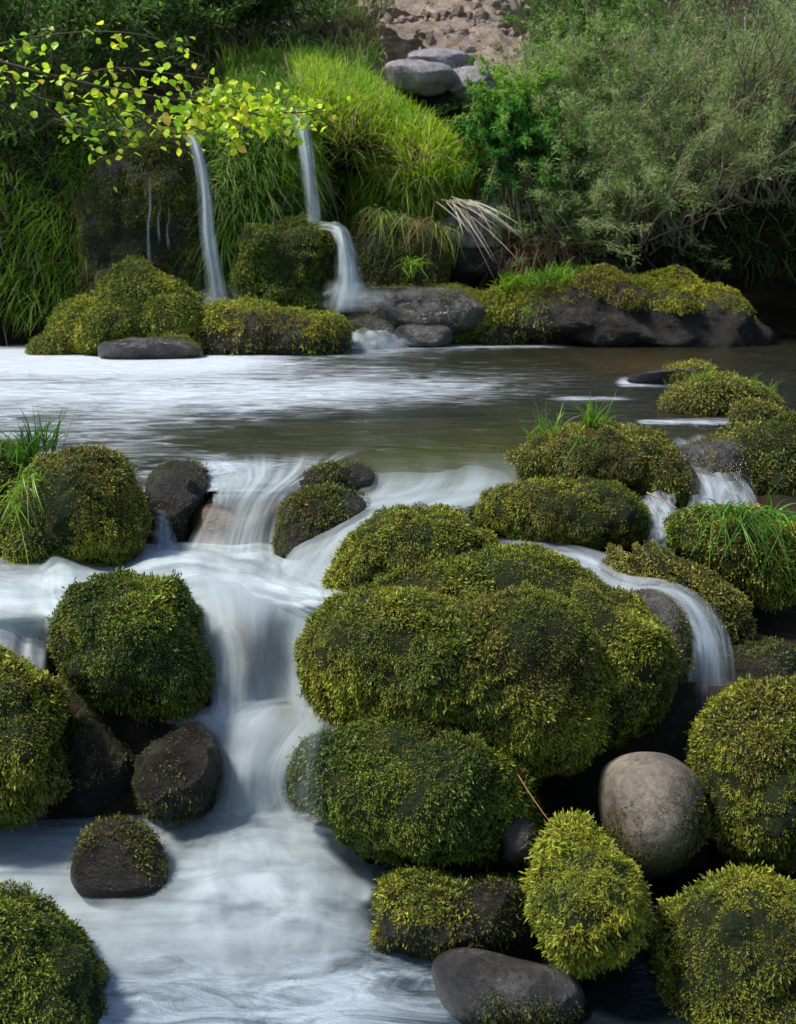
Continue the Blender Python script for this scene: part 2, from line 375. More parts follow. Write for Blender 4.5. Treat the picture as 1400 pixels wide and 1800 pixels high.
def _sheet(rows, n, m, fade, op, ridge, rf, seed, opmap, asp, offs):
    G = net([[pt(q) for q in r] for r in rows], n, m); V = G.reshape(-1, 3); F = gridF(n, m)
    v, u = np.meshgrid(np.linspace(0, 1, n), np.linspace(0, 1, m), indexing='ij')
    nn = normals(V, F)
    if nn[:, 2].mean() < 0 or (nn @ (CAM - V.mean(0))).mean() < 0: F = F[:, ::-1]; nn = -nn
    q = np.stack([u * rf[0], v * rf[1] + 0 * u, 0 * u + seed], -1).reshape(-1, 3)
    V = V + nn * ((fbm(q, 3, seed) - .5) * 2 * ridge + offs)[:, None]
    e = lambda x, a: sm(x, 0, a) if a > 0 else np.ones_like(x)
    wob = (fbm(np.stack([u * 5, v * 7, 0 * u + 3 + seed], -1), 4, seed) - .5) * (.45 if m <= 40 else .22)
    al = e(u + wob * (fade[0] > 0), fade[0]) * e(1 - u + wob * (fade[1] > 0), fade[1]) * e(v, fade[2]) * e(1 - v, fade[3]) * op
    if opmap is not None: al = al * opmap(u, v)
    return V, F, al.ravel(), np.stack([u.ravel() * asp[0], v.ravel() * asp[1]], -1)

#==MARK_TERRAIN
# ------------------------------------------------------------------ ground (one sheet to the horizon)
def axis(a): return np.concatenate([[-120, -80, -50, -30, -20, -14], -np.arange(a, .01, -.5)[:], []])
gx = np.concatenate([-np.geomspace(150, 5, 22), np.arange(-4.8, 4.81, .08), np.geomspace(5, 150, 22)])
gy = np.concatenate([-np.geomspace(150, 1.5, 22), np.arange(-1.3, 9.6, .08), np.geomspace(9.8, 200, 22)])
GX, GY = np.meshgrid(gx, gy)
def bedz(x, y):
    z = np.interp(y, [-150, -20, 0, 1.6, 2.3, 2.45, 2.62, 3.25, 3.5, 3.72, 3.95, 8, 10, 200], [-8, -3, -1.0, -.85, -.80, -.58, -.36, -.33, -.16, -.10, -.35, -.4, -.6, -1])
    wl = np.interp(y, [-10, 0, 2, 3.4, 4.2, 6, 8.5], [1.2, 1.2, 1.0, 1.5, 2.6, 3.2, 4.5])
    s = np.maximum(np.abs(x) - wl, 0); z = z + np.minimum(s * .75, 1.5 + .12 * s)
    z = z + np.where(y > 9.5, -np.minimum(s * .75, 1.5 + .12 * s), 0)
    return z
gz = bedz(GX, GY); Pg = np.stack([GX, GY, gz], -1); gz = gz + (fbm(Pg * 2.2, 4, 2) - .5) * .16 * np.clip(1 - np.abs(GY) / 60, 0, 1)
Vg = np.stack([GX, GY, gz], -1).reshape(-1, 3); Fg = gridF(*GX.shape)
tag(mesh('ground', Vg, Fg, M_earth), kind='structure')

# ------------------------------------------------------------------ hillside behind the pool
cols_ = [-1500, -600, -200, 60, 250, 330, 390, 470, 560, 620, 700, 790, 850, 930, 1010, 1100, 1250, 1500, 2000, 2900]
rows_ = {  # py : distance per column
 720: [6.0, 7.6, 8.4, 8.7, 8.8, 8.8, 8.9, 9.0, 9.2, 9.3, 9.4, 9.5, 9.5, 9.6, 9.7, 9.8, 9.8, 9.5, 8.0, 6.0],
 560: [6.0, 7.6, 8.4, 8.7, 8.8, 8.8, 8.7, 8.8, 9.1, 9.3, 9.4, 9.6, 9.7, 9.7, 9.8, 9.9, 9.8, 9.5, 8.0, 6.0],
 450: [6.1, 7.7, 8.5, 8.8, 8.8, 8.8, 8.65, 8.75, 9.1, 9.35, 9.4, 9.5, 9.6, 9.7, 9.6, 9.5, 9.5, 9.3, 8.0, 6.0],
 380: [6.2, 7.8, 8.6, 8.8, 8.8, 8.8, 8.65, 8.7, 9.15, 9.4, 9.2, 9.2, 9.5, 9.6, 9.4, 9.4, 9.4, 9.2, 8.1, 6.2],
 310: [6.3, 8.0, 8.7, 8.9, 8.9, 8.9, 8.7, 8.75, 9.2, 9.35, 8.95, 9.0, 9.6, 9.6, 9.5, 9.5, 9.4, 9.2, 8.2, 6.4],
 250: [6.5, 8.2, 8.9, 9.0, 9.0, 9.0, 8.8, 8.8, 8.95, 8.95, 9.0, 9.15, 9.8, 9.8, 9.7, 9.7, 9.6, 9.3, 8.4, 6.6],
 190: [6.8, 8.4, 9.2, 9.4, 9.4, 9.4, 9.0, 9.0, 9.1, 9.2, 9.4, 9.7, 10.2, 10.1, 10.0, 9.9, 9.8, 9.5, 8.6, 6.9],
 140: [7.2, 8.8, 9.8, 10.2, 10.2, 10.1, 9.8, 9.7, 9.7, 9.8, 10.2, 10.5, 10.6, 10.4, 10.3, 10.2, 10.0, 9.8, 8.9, 7.3],
 80: [7.6, 9.4, 10.5, 11.0, 11.2, 11.1, 11.0, 11.0, 11.0, 11.0, 11.0, 11.2, 11.2, 11.0, 10.8, 10.6, 10.5, 10.2, 9.3, 7.8],
 0: [8.3, 10.2, 11.6, 12.3, 12.6, 12.6, 12.6, 12.5, 12.4, 12.3, 12.2, 12.2, 12.2, 12.0, 11.8, 11.5, 11.2, 11.0, 10.0, 8.4],
 -180: [11, 13, 15, 16, 16.5] + [16.5] * 10 + [15.5, 15, 14.5, 13, 11],
 -300: [16, 18, 20, 22, 23] + [23] * 10 + [22, 21, 20, 18, 16],
 -360: [30, 36, 40, 42, 44] + [46] * 10 + [44, 42, 40, 36, 30],
 -230: [90, 100, 110, 120, 130] + [130] * 10 + [130, 120, 110, 100, 90]}
HG = net([[P(c, py, d) for c, d in zip(cols_, ds)] for py, ds in rows_.items()], 520, 560)
HV = HG.reshape(-1, 3); HF = gridF(520, 560)
hn = normals(HV, HF); sc = np.clip((HV[:, 1] - 3) / 7, .3, 6)
HV = HV + hn * ((fbm(HV * 1.8, 5, 11) - .5) * .30 + (fbm(HV * 9, 3, 12) - .5) * .07)[:, None] * np.minimum(sc, 2)[:, None]
if normals(HV, HF)[:, 1].mean() > 0: HF = HF[:, ::-1]
tag(mesh('hillside', HV, HF, M_earth), kind='structure')
HT = np.concatenate([HF[:, [0, 1, 2]], HF[:, [0, 2, 3]]])

# ------------------------------------------------------------------ pool and lower water
xs = np.arange(-4.6, 5.2, .03); ys = np.arange(3.47, 9.9, .016)
X, Y = np.meshgrid(xs, ys); edge = 3.47 + .66 * sm(X, .86, 1.0); Y = np.maximum(Y, edge)
Zw = (fbm(np.stack([X * 2, Y * 5, 0 * X], -1), 3, 5) - .5) * .012 - .75 * np.maximum(edge + .25 - Y, 0) ** 2 - .014 * sm(-Y, -edge - .5, -edge - .2)
Wv = np.stack([X, Y, Zw], -1); px, py = proj(Wv)
foam = .0 + .21 * sm(760 - px, 0, 520) * sm(py, 600, 622)  # white mask: real foam plus painted sky glare and ripple reflections
foam += .75 * np.exp(-((py - 634) / 19) ** 2) * sm(620 - px, 0, 420) + .2 * np.exp(-((py - 645) / 45) ** 2) * sm(800 - px, 0, 500) * .5  # far left strip: waterfall foam together with sky glare painted white
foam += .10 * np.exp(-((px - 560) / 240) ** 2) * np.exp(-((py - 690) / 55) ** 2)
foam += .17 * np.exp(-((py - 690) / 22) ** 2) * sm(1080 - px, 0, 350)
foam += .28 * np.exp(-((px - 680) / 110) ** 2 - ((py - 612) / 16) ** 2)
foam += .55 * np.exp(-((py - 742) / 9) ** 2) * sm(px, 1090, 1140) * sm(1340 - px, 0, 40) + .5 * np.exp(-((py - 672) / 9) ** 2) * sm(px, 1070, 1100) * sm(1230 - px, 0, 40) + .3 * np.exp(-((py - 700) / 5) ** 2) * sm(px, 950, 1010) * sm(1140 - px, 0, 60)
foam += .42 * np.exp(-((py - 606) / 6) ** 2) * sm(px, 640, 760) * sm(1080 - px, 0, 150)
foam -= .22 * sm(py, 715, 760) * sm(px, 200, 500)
foam += .15 * np.exp(-((py - 668) / 32) ** 2) * sm(1180 - px, 0, 300) * sm(px, 450, 700)  # blue-white sky reflections on ripples, painted in through the mask
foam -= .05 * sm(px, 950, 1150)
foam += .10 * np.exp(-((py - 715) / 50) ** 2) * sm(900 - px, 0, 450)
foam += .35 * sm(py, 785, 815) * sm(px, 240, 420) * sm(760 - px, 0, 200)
tint = np.array([.016, .016, .007]) + np.array([.026, .028, -.002]) * (np.exp(-((px - 820) / 330) ** 2) * sm(py, 700, 790))[..., None] + np.array([.045, .016, 0]) * (np.exp(-((px - 1130) / 120) ** 2 - ((py - 640) / 22) ** 2))[..., None] * .5
tint = np.clip(tint * (.7 + .6 * fbm(Wv * 3, 3, 8))[..., None], .004, 1)
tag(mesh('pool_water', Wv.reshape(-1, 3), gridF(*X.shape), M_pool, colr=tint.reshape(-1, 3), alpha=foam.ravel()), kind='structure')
xs = np.arange(-3, 3.01, .02); ys = np.arange(-1, 2.75, .02); X, Y = np.meshgrid(xs, ys)
Zw = -.655 + (fbm(np.stack([X * 4, Y * 8, 0 * X], -1), 3, 6) - .5) * .03; Wv = np.stack([X, Y, Zw], -1); px, py = proj(Wv)
foam = .16 + .22 * sm(860 - px, 0, 300) * sm(py, 1400, 1500) ; foam = np.where(px > 790, .05, foam)
tint = np.broadcast_to(np.array([.03, .045, .055]), Wv.shape); tint = np.where((px > 820)[..., None], tint * .25, tint)
tag(mesh('lower_water', Wv.reshape(-1, 3), gridF(*X.shape), M_low, colr=tint.reshape(-1, 3), alpha=foam.ravel()), kind='structure')

#==MARK_FLOW
WH = (.52, .585, .60)
sheet('cascade_water', [
 [(330, 792, 'z', .006), (430, 790, 'z', .006), (540, 790, 'z', .006), (640, 790, 'z', .006)],
 [(366, 830, 'z', -.018), (440, 834, 'z', -.018), (520, 826, 'z', -.012), (590, 812, 'z', -.002)],
 [(374, 858, 3.42), (425, 868, 3.40), (480, 862, 3.42), (530, 845, 3.48)],
 [(362, 885, 3.36), (410, 893, 3.34), (465, 885, 3.35), (505, 872, 3.38)],
 [(335, 930, 3.28), (395, 940, 3.24), (448, 938, 3.24), (492, 925, 3.27)],
 [(300, 1000, 3.18), (375, 1005, 3.15), (440, 1010, 3.15), (490, 1000, 3.15)]], M_fall, n=140, m=90, fade=(.12, .1, .22, .12), op=1.0,
 ridge=.008, rf=(6, 1.5), layers=3, tint=WH, seed=2, opmap=lambda u, v: 1 - .84 * sm(v, .38, .50) * (1 - .7 * sm(v, .72, .95)) * (.75 + .25 * np.sin(u * 9)), asp=(3.2, .6))
sheet('cascade_water', [
 [(640, 785, 'z', .008), (730, 785, 'z', .008), (820, 785, 'z', .008), (915, 790, 'z', .008)],
 [(655, 826, 'z', -.01), (740, 828, 'z', -.012), (820, 822, 'z', -.008), (912, 826, 'z', -.01)],
 [(628, 862, 3.42), (715, 858, 3.42), (800, 860, 3.40), (905, 862, 3.38)],
 [(585, 885, 3.27), (660, 880, 3.27), (740, 885, 3.22), (810, 898, 3.20)],
 [(540, 935, 3.17), (600, 915, 3.15), (655, 912, 3.08), (705, 905, 3.08)],
 [(500, 978, 3.08), (550, 965, 3.03), (600, 955, 2.99), (640, 950, 2.98)],
 [(462, 1032, 2.95), (510, 1030, 2.88), (550, 1035, 2.84), (590, 1045, 2.82)],
 [(440, 1075, 2.86), (500, 1075, 2.80), (550, 1080, 2.76), (595, 1085, 2.74)]], M_flow, n=170, m=90, fade=(.14, .12, .34, .12), op=1.15,
 ridge=.010, rf=(4, 1.6), layers=3, tint=WH, seed=4, asp=(.5, 1.0))
sheet('cascade_water', [[(262, 872, 3.42), (275, 872, 3.42), (296, 876, 3.42)], [(264, 920, 3.36), (284, 920, 3.34), (304, 920, 3.34)], [(258, 978, 3.26), (290, 985, 3.24), (325, 985, 3.24)]],
 M_fall, n=50, m=30, fade=(.3, .3, .2, .1), op=.6, ridge=.006, layers=3, tint=(.55, .68, .75), seed=5, asp=(.8, .5))
sheet('cascade_water', [[(512, 1290, 2.14), (550, 1272, 2.16), (610, 1268, 2.2)], [(505, 1330, 2.12), (545, 1310, 2.08), (590, 1300, 2.10)], [(502, 1390, 2.14), (540, 1385, 2.08), (580, 1380, 2.07)], [(510, 1450, 2.16), (550, 1455, 2.10), (590, 1470, 2.08)]],
 M_flow, n=60, m=40, fade=(.3, .5, .2, .2), op=.55, ridge=.008, rf=(8, 1), tint=(.34, .40, .40), seed=77, asp=(.4, .5))
# foaming middle pool
MC = [-500, -200, 30, 110, 190, 290, 390, 480, 560, 640]
def mrow(pys, zs): return [(c, p, 'z', z) for c, p, z in zip(MC, pys, zs)]
sheet('cascade_water', [
 mrow([955] * 10, [-.19] * 10),
 mrow([985, 985, 995, 985, 1005, 974, 984, 1002, 1020, 1030], [-.15, -.15, -.15, -.13, -.17, -.145, -.15, -.16, -.17, -.18]),
 mrow([1020, 1020, 1030, 1035, 1040, 1020, 1015, 1032, 1048, 1060], [-.16] * 10),
 mrow([1080, 1080, 1080, 1085, 1085, 1070, 1050, 1062, 1075, 1085], [-.20, -.20, -.19, -.18, -.2, -.19, -.18, -.185, -.19, -.2]),
 mrow([1150, 1150, 1140, 1130, 1120, 1110, 1085, 1090, 1100, 1110], [-.3, -.3, -.28, -.26, -.25, -.25, -.24, -.24, -.24, -.24])],
 M_soft, n=110, m=160, fade=(0, .06, .05, .2), op=1.3, ridge=.012, rf=(16, 6), layers=3, tint=WH, seed=7, asp=(4, 1))
FO = lambda cx, cy, rx, ry, k: (lambda u, v: 1 - k * np.exp(-((u - cx) / rx) ** 2 - ((v - cy) / ry) ** 2))
sheet('cascade_water', [
 [(318, 1000, 2.98), (390, 990, 3.0), (450, 1000, 2.98), (520, 1022, 2.92), (590, 1040, 2.85)],
 [(335, 1045, 2.76), (395, 1040, 2.72), (450, 1048, 2.71), (520, 1060, 2.74), (590, 1075, 2.75)],
 [(345, 1100, 2.66), (400, 1095, 2.60), (455, 1105, 2.60), (510, 1115, 2.66), (570, 1120, 2.68)],
 [(362, 1170, 2.60), (410, 1160, 2.55), (455, 1170, 2.55), (505, 1180, 2.60), (552, 1180, 2.62)],
 [(372, 1230, 2.55), (410, 1235, 2.52), (455, 1238, 2.53), (505, 1235, 2.56), (550, 1235, 2.56)],
 [(365, 1275, 2.51), (410, 1280, 2.50), (455, 1285, 2.50), (505, 1285, 2.53), (550, 1280, 2.52)]], M_flow, n=140, m=90,
 fade=(.12, .1, .12, .1), op=1.15, ridge=.008, rf=(5, 1.2), layers=3, tint=WH, seed=9, asp=(.45, .6), opmap=FO(.42, .55, .22, .25, .72))
sheet('cascade_water', [
 [(285, 1250, 2.56), (370, 1238, 2.56), (450, 1228, 2.54), (520, 1222, 2.54), (600, 1245, 2.56), (660, 1265, 2.58)],
 [(290, 1272, 2.53), (370, 1258, 2.52), (450, 1250, 2.50), (520, 1246, 2.50), (580, 1262, 2.50), (640, 1285, 2.50)],
 [(350, 1305, 2.50), (390, 1300, 2.48), (440, 1300, 2.46), (490, 1300, 2.46), (520, 1300, 2.46), (560, 1310, 2.45)],
 [(375, 1360, 2.48), (400, 1360, 2.44), (430, 1360, 2.43), (465, 1360, 2.43), (490, 1360, 2.43), (515, 1360, 2.43)],
 [(355, 1425, 2.46), (390, 1425, 2.43), (430, 1425, 2.42), (465, 1425, 2.42), (500, 1425, 2.42), (530, 1425, 2.42)],
 [(325, 1475, 2.42), (370, 1475, 2.40), (430, 1475, 2.38), (475, 1475, 2.38), (525, 1475, 2.38), (580, 1475, 2.38)]], M_flow, n=140, m=90,
 fade=(.14, .14, .1, .12), op=1.15, ridge=.008, rf=(5, 1.3), layers=3, tint=WH, seed=12, asp=(.45, .6), opmap=FO(.56, .16, .16, .14, .75))
sheet('cascade_water', [
 [(-100, 1420, 2.52), (150, 1425, 2.48), (320, 1430, 2.46), (400, 1420, 2.46), (480, 1418, 2.46), (560, 1428, 2.46), (610, 1450, 2.46)],
 [(-120, 1470, 2.40), (130, 1470, 2.38), (310, 1465, 2.37), (400, 1450, 2.37), (490, 1448, 2.37), (575, 1460, 2.37), (630, 1485, 2.38)],
 [(-130, 1540, 2.26), (120, 1540, 2.24), (310, 1530, 2.23), (400, 1515, 2.22), (500, 1515, 2.22), (600, 1525, 2.23), (662, 1545, 2.26)],
 [(-130, 1620, 2.13), (120, 1620, 2.12), (320, 1610, 2.11), (410, 1600, 2.11), (510, 1598, 2.11), (600, 1600, 2.12), (668, 1608, 2.14)],
 [(-130, 1710, 2.01), (120, 1710, 2.00), (340, 1700, 2.00), (420, 1695, 2.00), (510, 1690, 2.01), (590, 1685, 2.02), (650, 1672, 2.06)],
 [(-130, 1800, 1.92), (120, 1800, 1.90), (340, 1790, 1.90), (430, 1780, 1.90), (520, 1765, 1.92), (590, 1750, 1.94), (640, 1735, 1.97)]], M_soft, n=120, m=120,
 fade=(0, .1, .1, .5), op=1.25, ridge=.014, rf=(7, 5), layers=3, tint=(.42, .485, .51), seed=14, asp=(2, 1.3))
sheet('cascade_water', [[(-400, 1040, 2.86), (-150, 1040, 2.86), (30, 1050, 2.84), (100, 1060, 2.84), (140, 1070, 2.84)], [(-400, 1110, 2.72), (-150, 1110, 2.70), (0, 1110, 2.68), (50, 1120, 2.70), (85, 1120, 2.7)],
 [(-400, 1220, 2.62), (-150, 1220, 2.60), (0, 1220, 2.60), (50, 1230, 2.6), (90, 1240, 2.62)], [(-400, 1340, 2.54), (-150, 1340, 2.52), (10, 1340, 2.52), (60, 1350, 2.52), (105, 1360, 2.54)], [(-400, 1450, 2.46), (-150, 1450, 2.45), (20, 1450, 2.45), (70, 1450, 2.45), (125, 1450, 2.46)]],
 M_flow, n=80, m=70, fade=(0, .15, .15, .1), op=1., ridge=.008, rf=(6, 1.5), layers=3, tint=WH, seed=80, asp=(.8, .6))
# stream curving away on the right
sheet('cascade_water', [
 [(858, 962, 3.06), (862, 950, 3.14), (868, 940, 3.22)],
 [(950, 972, 3.0), (952, 960, 3.10), (955, 948, 3.2)],
 [(1028, 1000, 2.90), (1032, 980, 3.02), (1038, 962, 3.12)],
 [(1085, 1042, 2.80), (1100, 1012, 2.93), (1112, 985, 3.03)],
 [(1150, 1035, 2.80), (1165, 1022, 2.88), (1185, 1015, 2.95)],
 [(1195, 1065, 2.74), (1218, 1055, 2.80), (1242, 1052, 2.86)],
 [(1218, 1108, 2.68), (1245, 1098, 2.73), (1275, 1095, 2.78)],
 [(1228, 1160, 2.62), (1258, 1155, 2.66), (1290, 1150, 2.70)],
 [(1228, 1270, 2.55), (1258, 1270, 2.57), (1300, 1270, 2.6)]], M_flow, n=150, m=50, fade=(.25, .25, .08, .2), op=1.1, ridge=.006, rf=(6, 3), layers=3, tint=(.62, .69, .74), seed=17, asp=(.35, 1.3))
sheet('cascade_water', [[(1118, 872, 3.4), (1150, 862, 3.44), (1185, 858, 3.5)], [(1135, 905, 3.28), (1165, 900, 3.3), (1190, 895, 3.32)], [(1140, 945, 3.16), (1170, 945, 3.16), (1200, 950, 3.16)]],
 M_flow, n=50, m=40, fade=(.25, .25, .15, .2), op=.8, ridge=.01, rf=(5, 4), layers=3, tint=(.6, .67, .72), seed=19, asp=(1.2, 1.2))
sheet('cascade_water', [[(1165, 775, 4.0), (1205, 765, 4.15), (1260, 760, 4.3)], [(1195, 810, 3.75), (1240, 810, 3.8), (1290, 805, 3.85)], [(1215, 860, 3.5), (1270, 860, 3.52), (1330, 860, 3.55)], [(1200, 905, 3.3), (1270, 905, 3.32), (1340, 905, 3.35)]],
 M_flow, n=60, m=40, fade=(.25, .25, .15, .2), op=.75, ridge=.012, rf=(6, 5), layers=3, tint=(.6, .66, .7), seed=20, asp=(1.4, 1.4))
# far falls
sheet('waterfall', [[(322, 236, 8.45), (336, 234, 8.45), (350, 238, 8.45)], [(332, 262, 8.3), (348, 262, 8.28), (364, 272, 8.3)], [(344, 330, 8.22), (360, 330, 8.2), (376, 336, 8.22)],
 [(349, 420, 8.18), (366, 420, 8.16), (384, 420, 8.18)], [(358, 485, 8.16), (376, 485, 8.14), (396, 485, 8.16)], [(362, 545, 8.14), (384, 545, 8.12), (408, 545, 8.14)]],
 M_fall, n=120, m=30, fade=(.5, .5, .05, .15), op=1.15, ridge=.02, rf=(5, 1.5), layers=3, tint=WH, seed=22, asp=(.5, .8))
sheet('waterfall', [[(505, 188, 9.0), (522, 186, 9.0), (540, 192, 9.0)], [(514, 212, 8.55), (530, 212, 8.52), (548, 216, 8.55)], [(522, 260, 8.42), (538, 258, 8.4), (552, 262, 8.42)], [(531, 330, 8.36), (546, 330, 8.34), (560, 330, 8.36)],
 [(537, 394, 8.32), (552, 395, 8.30), (568, 394, 8.32)]], M_fall, n=120, m=30, fade=(.5, .5, .05, .08), op=1.15, ridge=.02, rf=(5, 1.5), layers=3, tint=WH, seed=24, asp=(.5, .8))
sheet('waterfall', [[(545, 392, 8.42), (568, 388, 8.5), (600, 390, 8.55)], [(574, 396, 8.32), (596, 396, 8.32), (616, 404, 8.4)], [(586, 425, 8.24), (606, 425, 8.22), (628, 432, 8.28)], [(588, 470, 8.2), (612, 470, 8.18), (638, 472, 8.22)],
 [(583, 508, 8.18), (612, 508, 8.15), (645, 505, 8.2)], [(570, 552, 8.14), (600, 552, 8.1), (640, 548, 8.15)]], M_fall, n=120, m=36, fade=(.45, .45, .06, .15), op=1.35, ridge=.02, rf=(5, 1.5), layers=3, tint=WH, seed=26, asp=(.6, .8))
sheet('waterfall', [[(600, 560, 8.5), (650, 562, 8.55), (715, 572, 8.7)], [(596, 585, 8.3), (655, 582, 8.3), (720, 590, 8.4)], [(592, 612, 8.1), (660, 610, 8.1), (740, 606, 8.3)]], M_flow, n=40, m=50, fade=(.15, .25, .2, .2), op=1.1, ridge=.03, rf=(8, 3), layers=3, tint=WH, seed=28, asp=(.8, .5))
sheet('waterfall', [[(350, 505, 8.3), (385, 498, 8.3), (425, 508, 8.3)], [(335, 535, 8.15), (385, 532, 8.12), (440, 535, 8.15)], [(330, 560, 8.1), (385, 560, 8.08), (450, 560, 8.1)]], M_soft, n=30, m=40, fade=(.45, .45, .45, .2), op=.45, ridge=.02, tint=WH, seed=61)
sheet('waterfall', [[(575, 490, 8.25), (610, 485, 8.25), (665, 495, 8.3)], [(560, 520, 8.1), (610, 518, 8.06), (690, 520, 8.1)], [(555, 550, 8.05), (615, 552, 8.0), (700, 548, 8.05)]], M_soft, n=30, m=40, fade=(.4, .45, .45, .3), op=.55, ridge=.02, tint=WH, seed=62)
for i, (x0, x1, y0, y1) in enumerate([(258, 263, 310, 490), (277, 279, 340, 430), (293, 295, 360, 440)]):
    sheet('waterfall', [[(x0 + 2, y0, 8.36), (x1 + 2, y0, 8.36)], [(x0 + 3, y0 * .7 + y1 * .3, 8.33), (x1 + 2, y0 * .7 + y1 * .3, 8.33)], [(x0 - 1, (y0 + y1) / 2, 8.32), (x1 - 1, (y0 + y1) / 2, 8.32)], [(x0, y1, 8.3), (x1 + 4, y1, 8.3)]], M_fall, n=40, m=6, fade=(.3, .3, .2, .2), op=.35, ridge=.004, layers=3, tint=WH, seed=30 + i, asp=(.2, .8))

#==MARK_ROCKS
UP = lambda a=.1, b=.4: (lambda p, n, x, y: sm(n[:, 2] + (fbm(p * 9, 3, 4) - .5) * .9, a, b))
ALLM = lambda p, n, x, y: np.ones(len(p))
def MS(dens=95000, L=.0165, pal='olive', mask=None, **k): return dict(dens=dens, L=L, pal=pal, mask=mask, **k)
B = boulder
# --- foreground
B('mossy_boulder', 'largest mossy boulder of the foreground, broad and lobed, beside the lower cascade', [
  body([(522, 1145), (542, 1095), (590, 1060), (650, 1040), (720, 1036), (800, 1046), (880, 1042), (960, 1048), (1025, 1078), (1060, 1125), (1066, 1190), (1060, 1250), (1040, 1305), (1012, 1355), (975, 1355), (930, 1378), (895, 1335), (850, 1290), (760, 1282), (650, 1278), (575, 1250), (538, 1212)], 2.50, .26, 6, .10, 6,
       lobes=[(780, 1175, 90, .05), (950, 1130, 90, .03), (640, 1130, 90, .03), (960, 1260, 70, .03), (700, 1080, 60, .01), (860, 1110, 40, -.03)], seed=1, lump=.016, lf=7),
  body([(600, 1060), (660, 1020), (720, 988), (790, 968), (870, 962), (950, 968), (1020, 988), (1060, 1020), (1085, 1060), (1120, 1120), (1000, 1160), (800, 1140), (640, 1110)], 2.78, .22, 5, .08, 6, seed=2, lump=.012, lf=7),
  body([(1010, 1010), (1070, 1040), (1140, 1075), (1185, 1115), (1205, 1165), (1190, 1225), (1150, 1285), (1105, 1318), (1050, 1318), (1000, 1250), (985, 1110)], 2.62, .2, 5, .08, 6, seed=3, lump=.014, lf=7)],
  moss=[MS(105000, .017, 'olive', seed=3)])
B('mossy_boulder', 'squat bright green mossy boulder under the largest boulder, its left flank wet from the cascade', [
  body([(502, 1345), (518, 1305), (555, 1288), (610, 1275), (690, 1262), (780, 1272), (860, 1298), (908, 1345), (934, 1395), (934, 1440), (895, 1478), (870, 1512), (780, 1518), (700, 1512), (645, 1500), (590, 1470), (555, 1432), (508, 1400)], 2.30, .2, 6, .08, 6,
       lobes=[(820, 1360, 70, .02), (700, 1420, 80, .02)], seed=5, lump=.02, lf=8)], mat=M_bed,
  moss=[MS(80000, .017, 'green', mask=lambda p, n, x, y: (.22 + .78 * sm(x + (fbm(p * 20, 3, 2) - .5) * 90, 545, 620)) * (1 - .8 * np.exp(-((x - 890) / 28) ** 2 - ((y - 1455) / 32) ** 2)) * (1 - .6 * sm(y, 1470, 1520)), seed=6, droop=.4)])
B('mossy_boulder', 'pointed mossy boulder behind the largest boulder, right of the slanting white chute', [
  body([(598, 965), (640, 912), (700, 888), (760, 894), (820, 915), (872, 955), (850, 1000), (760, 1040), (690, 1060), (600, 1068), (565, 1045), (578, 1000)], 2.95, .22, 5, .08, 6, seed=7, lump=.015)], moss=[MS(90000, .017, 'olive', seed=8)])
B('mossy_boulder', 'tall dark mossy boulder at the left bank, above the frothing middle pool', [
  body([(95, 802), (130, 790), (190, 788), (225, 808), (245, 850), (262, 900), (263, 950), (235, 990), (190, 1012), (150, 1005), (100, 1005), (50, 1005), (10, 980), (10, 900), (30, 850), (60, 815)], 3.22, .26, 6, .07, 6, seed=9, lump=.015)],
  moss=[MS(80000, .017, 'olive', mask=lambda p, n, x, y: .35 + .65 * sm(x, 90, 160), seed=10)])
B('mossy_boulder', 'round mossy boulder in the foam left of the cascade', [
  body([(98, 1100), (112, 1052), (150, 1025), (200, 1012), (270, 1014), (320, 1024), (346, 1060), (362, 1110), (372, 1170), (366, 1232), (330, 1258), (290, 1270), (220, 1255), (150, 1230), (105, 1180)], 2.66, .22, 6, .07, 6, seed=11, lump=.015)], 
  moss=[MS(85000, .0165, 'green', mask=lambda p, n, x, y: (1 - .85 * sm(y - x * .35 + (fbm(p * 15, 3, 2) - .5) * 80, 1080, 1160)) * (1 - .6 * sm(x, 325, 350)), seed=12)])
B('wet_rock', 'dark dripping rock left of the lower cascade, under the round mossy boulder', [
  body([(285, 1290), (315, 1265), (360, 1268), (390, 1298), (394, 1360), (378, 1415), (345, 1450), (260, 1440), (225, 1380), (240, 1320)], 2.46, .15, 5, .1, 8, cuts=9, seed=13, lump=.012)], mat=M_wet, moss=[MS(9000, .012, 'dark', seed=1)])
B('wet_rock', 'black wet rock with mossy top between the tall dark boulder and the first fall', [
  body([(238, 822), (262, 808), (300, 805), (342, 808), (368, 830), (374, 862), (355, 900), (335, 960), (300, 1000), (272, 940), (250, 880)], 3.5, .14, 5, .08, 8, cuts=9, seed=14, lump=.01)], mat=M_wet,
  moss=[MS(42000, .014, 'dark', mask=lambda p, n, x, y: (1 - sm(y, 812, 870)) * .9 + .08, seed=2)])
B('wet_rock', 'low dark rock with a moss patch dividing the water at the pool lip', [
  body([(498, 868), (530, 832), (570, 812), (630, 808), (662, 825), (672, 852), (620, 880), (560, 900), (500, 910)], 3.55, .15, 5, .08, 8, cuts=9, seed=15)], mat=M_wet,
  moss=[MS(60000, .014, 'dark', mask=lambda p, n, x, y: np.exp(-((x - 585) / 32) ** 2 - ((y - 828) / 22) ** 2) + .06, seed=2)])
B('mossy_boulder', 'small dark mossy boulder below the pool lip with water sliding over its right side', [
  body([(480, 925), (495, 885), (530, 862), (590, 856), (640, 870), (655, 905), (620, 945), (560, 975), (520, 990), (482, 985)], 3.28, .16, 5, .06, 7, seed=16)], mat=M_wet,
  moss=[MS(75000, .015, 'dark', mask=lambda p, n, x, y: 1 - .9 * sm(x + (fbm(p * 20, 3, 2) - .5) * 60, 575, 610), seed=4)])
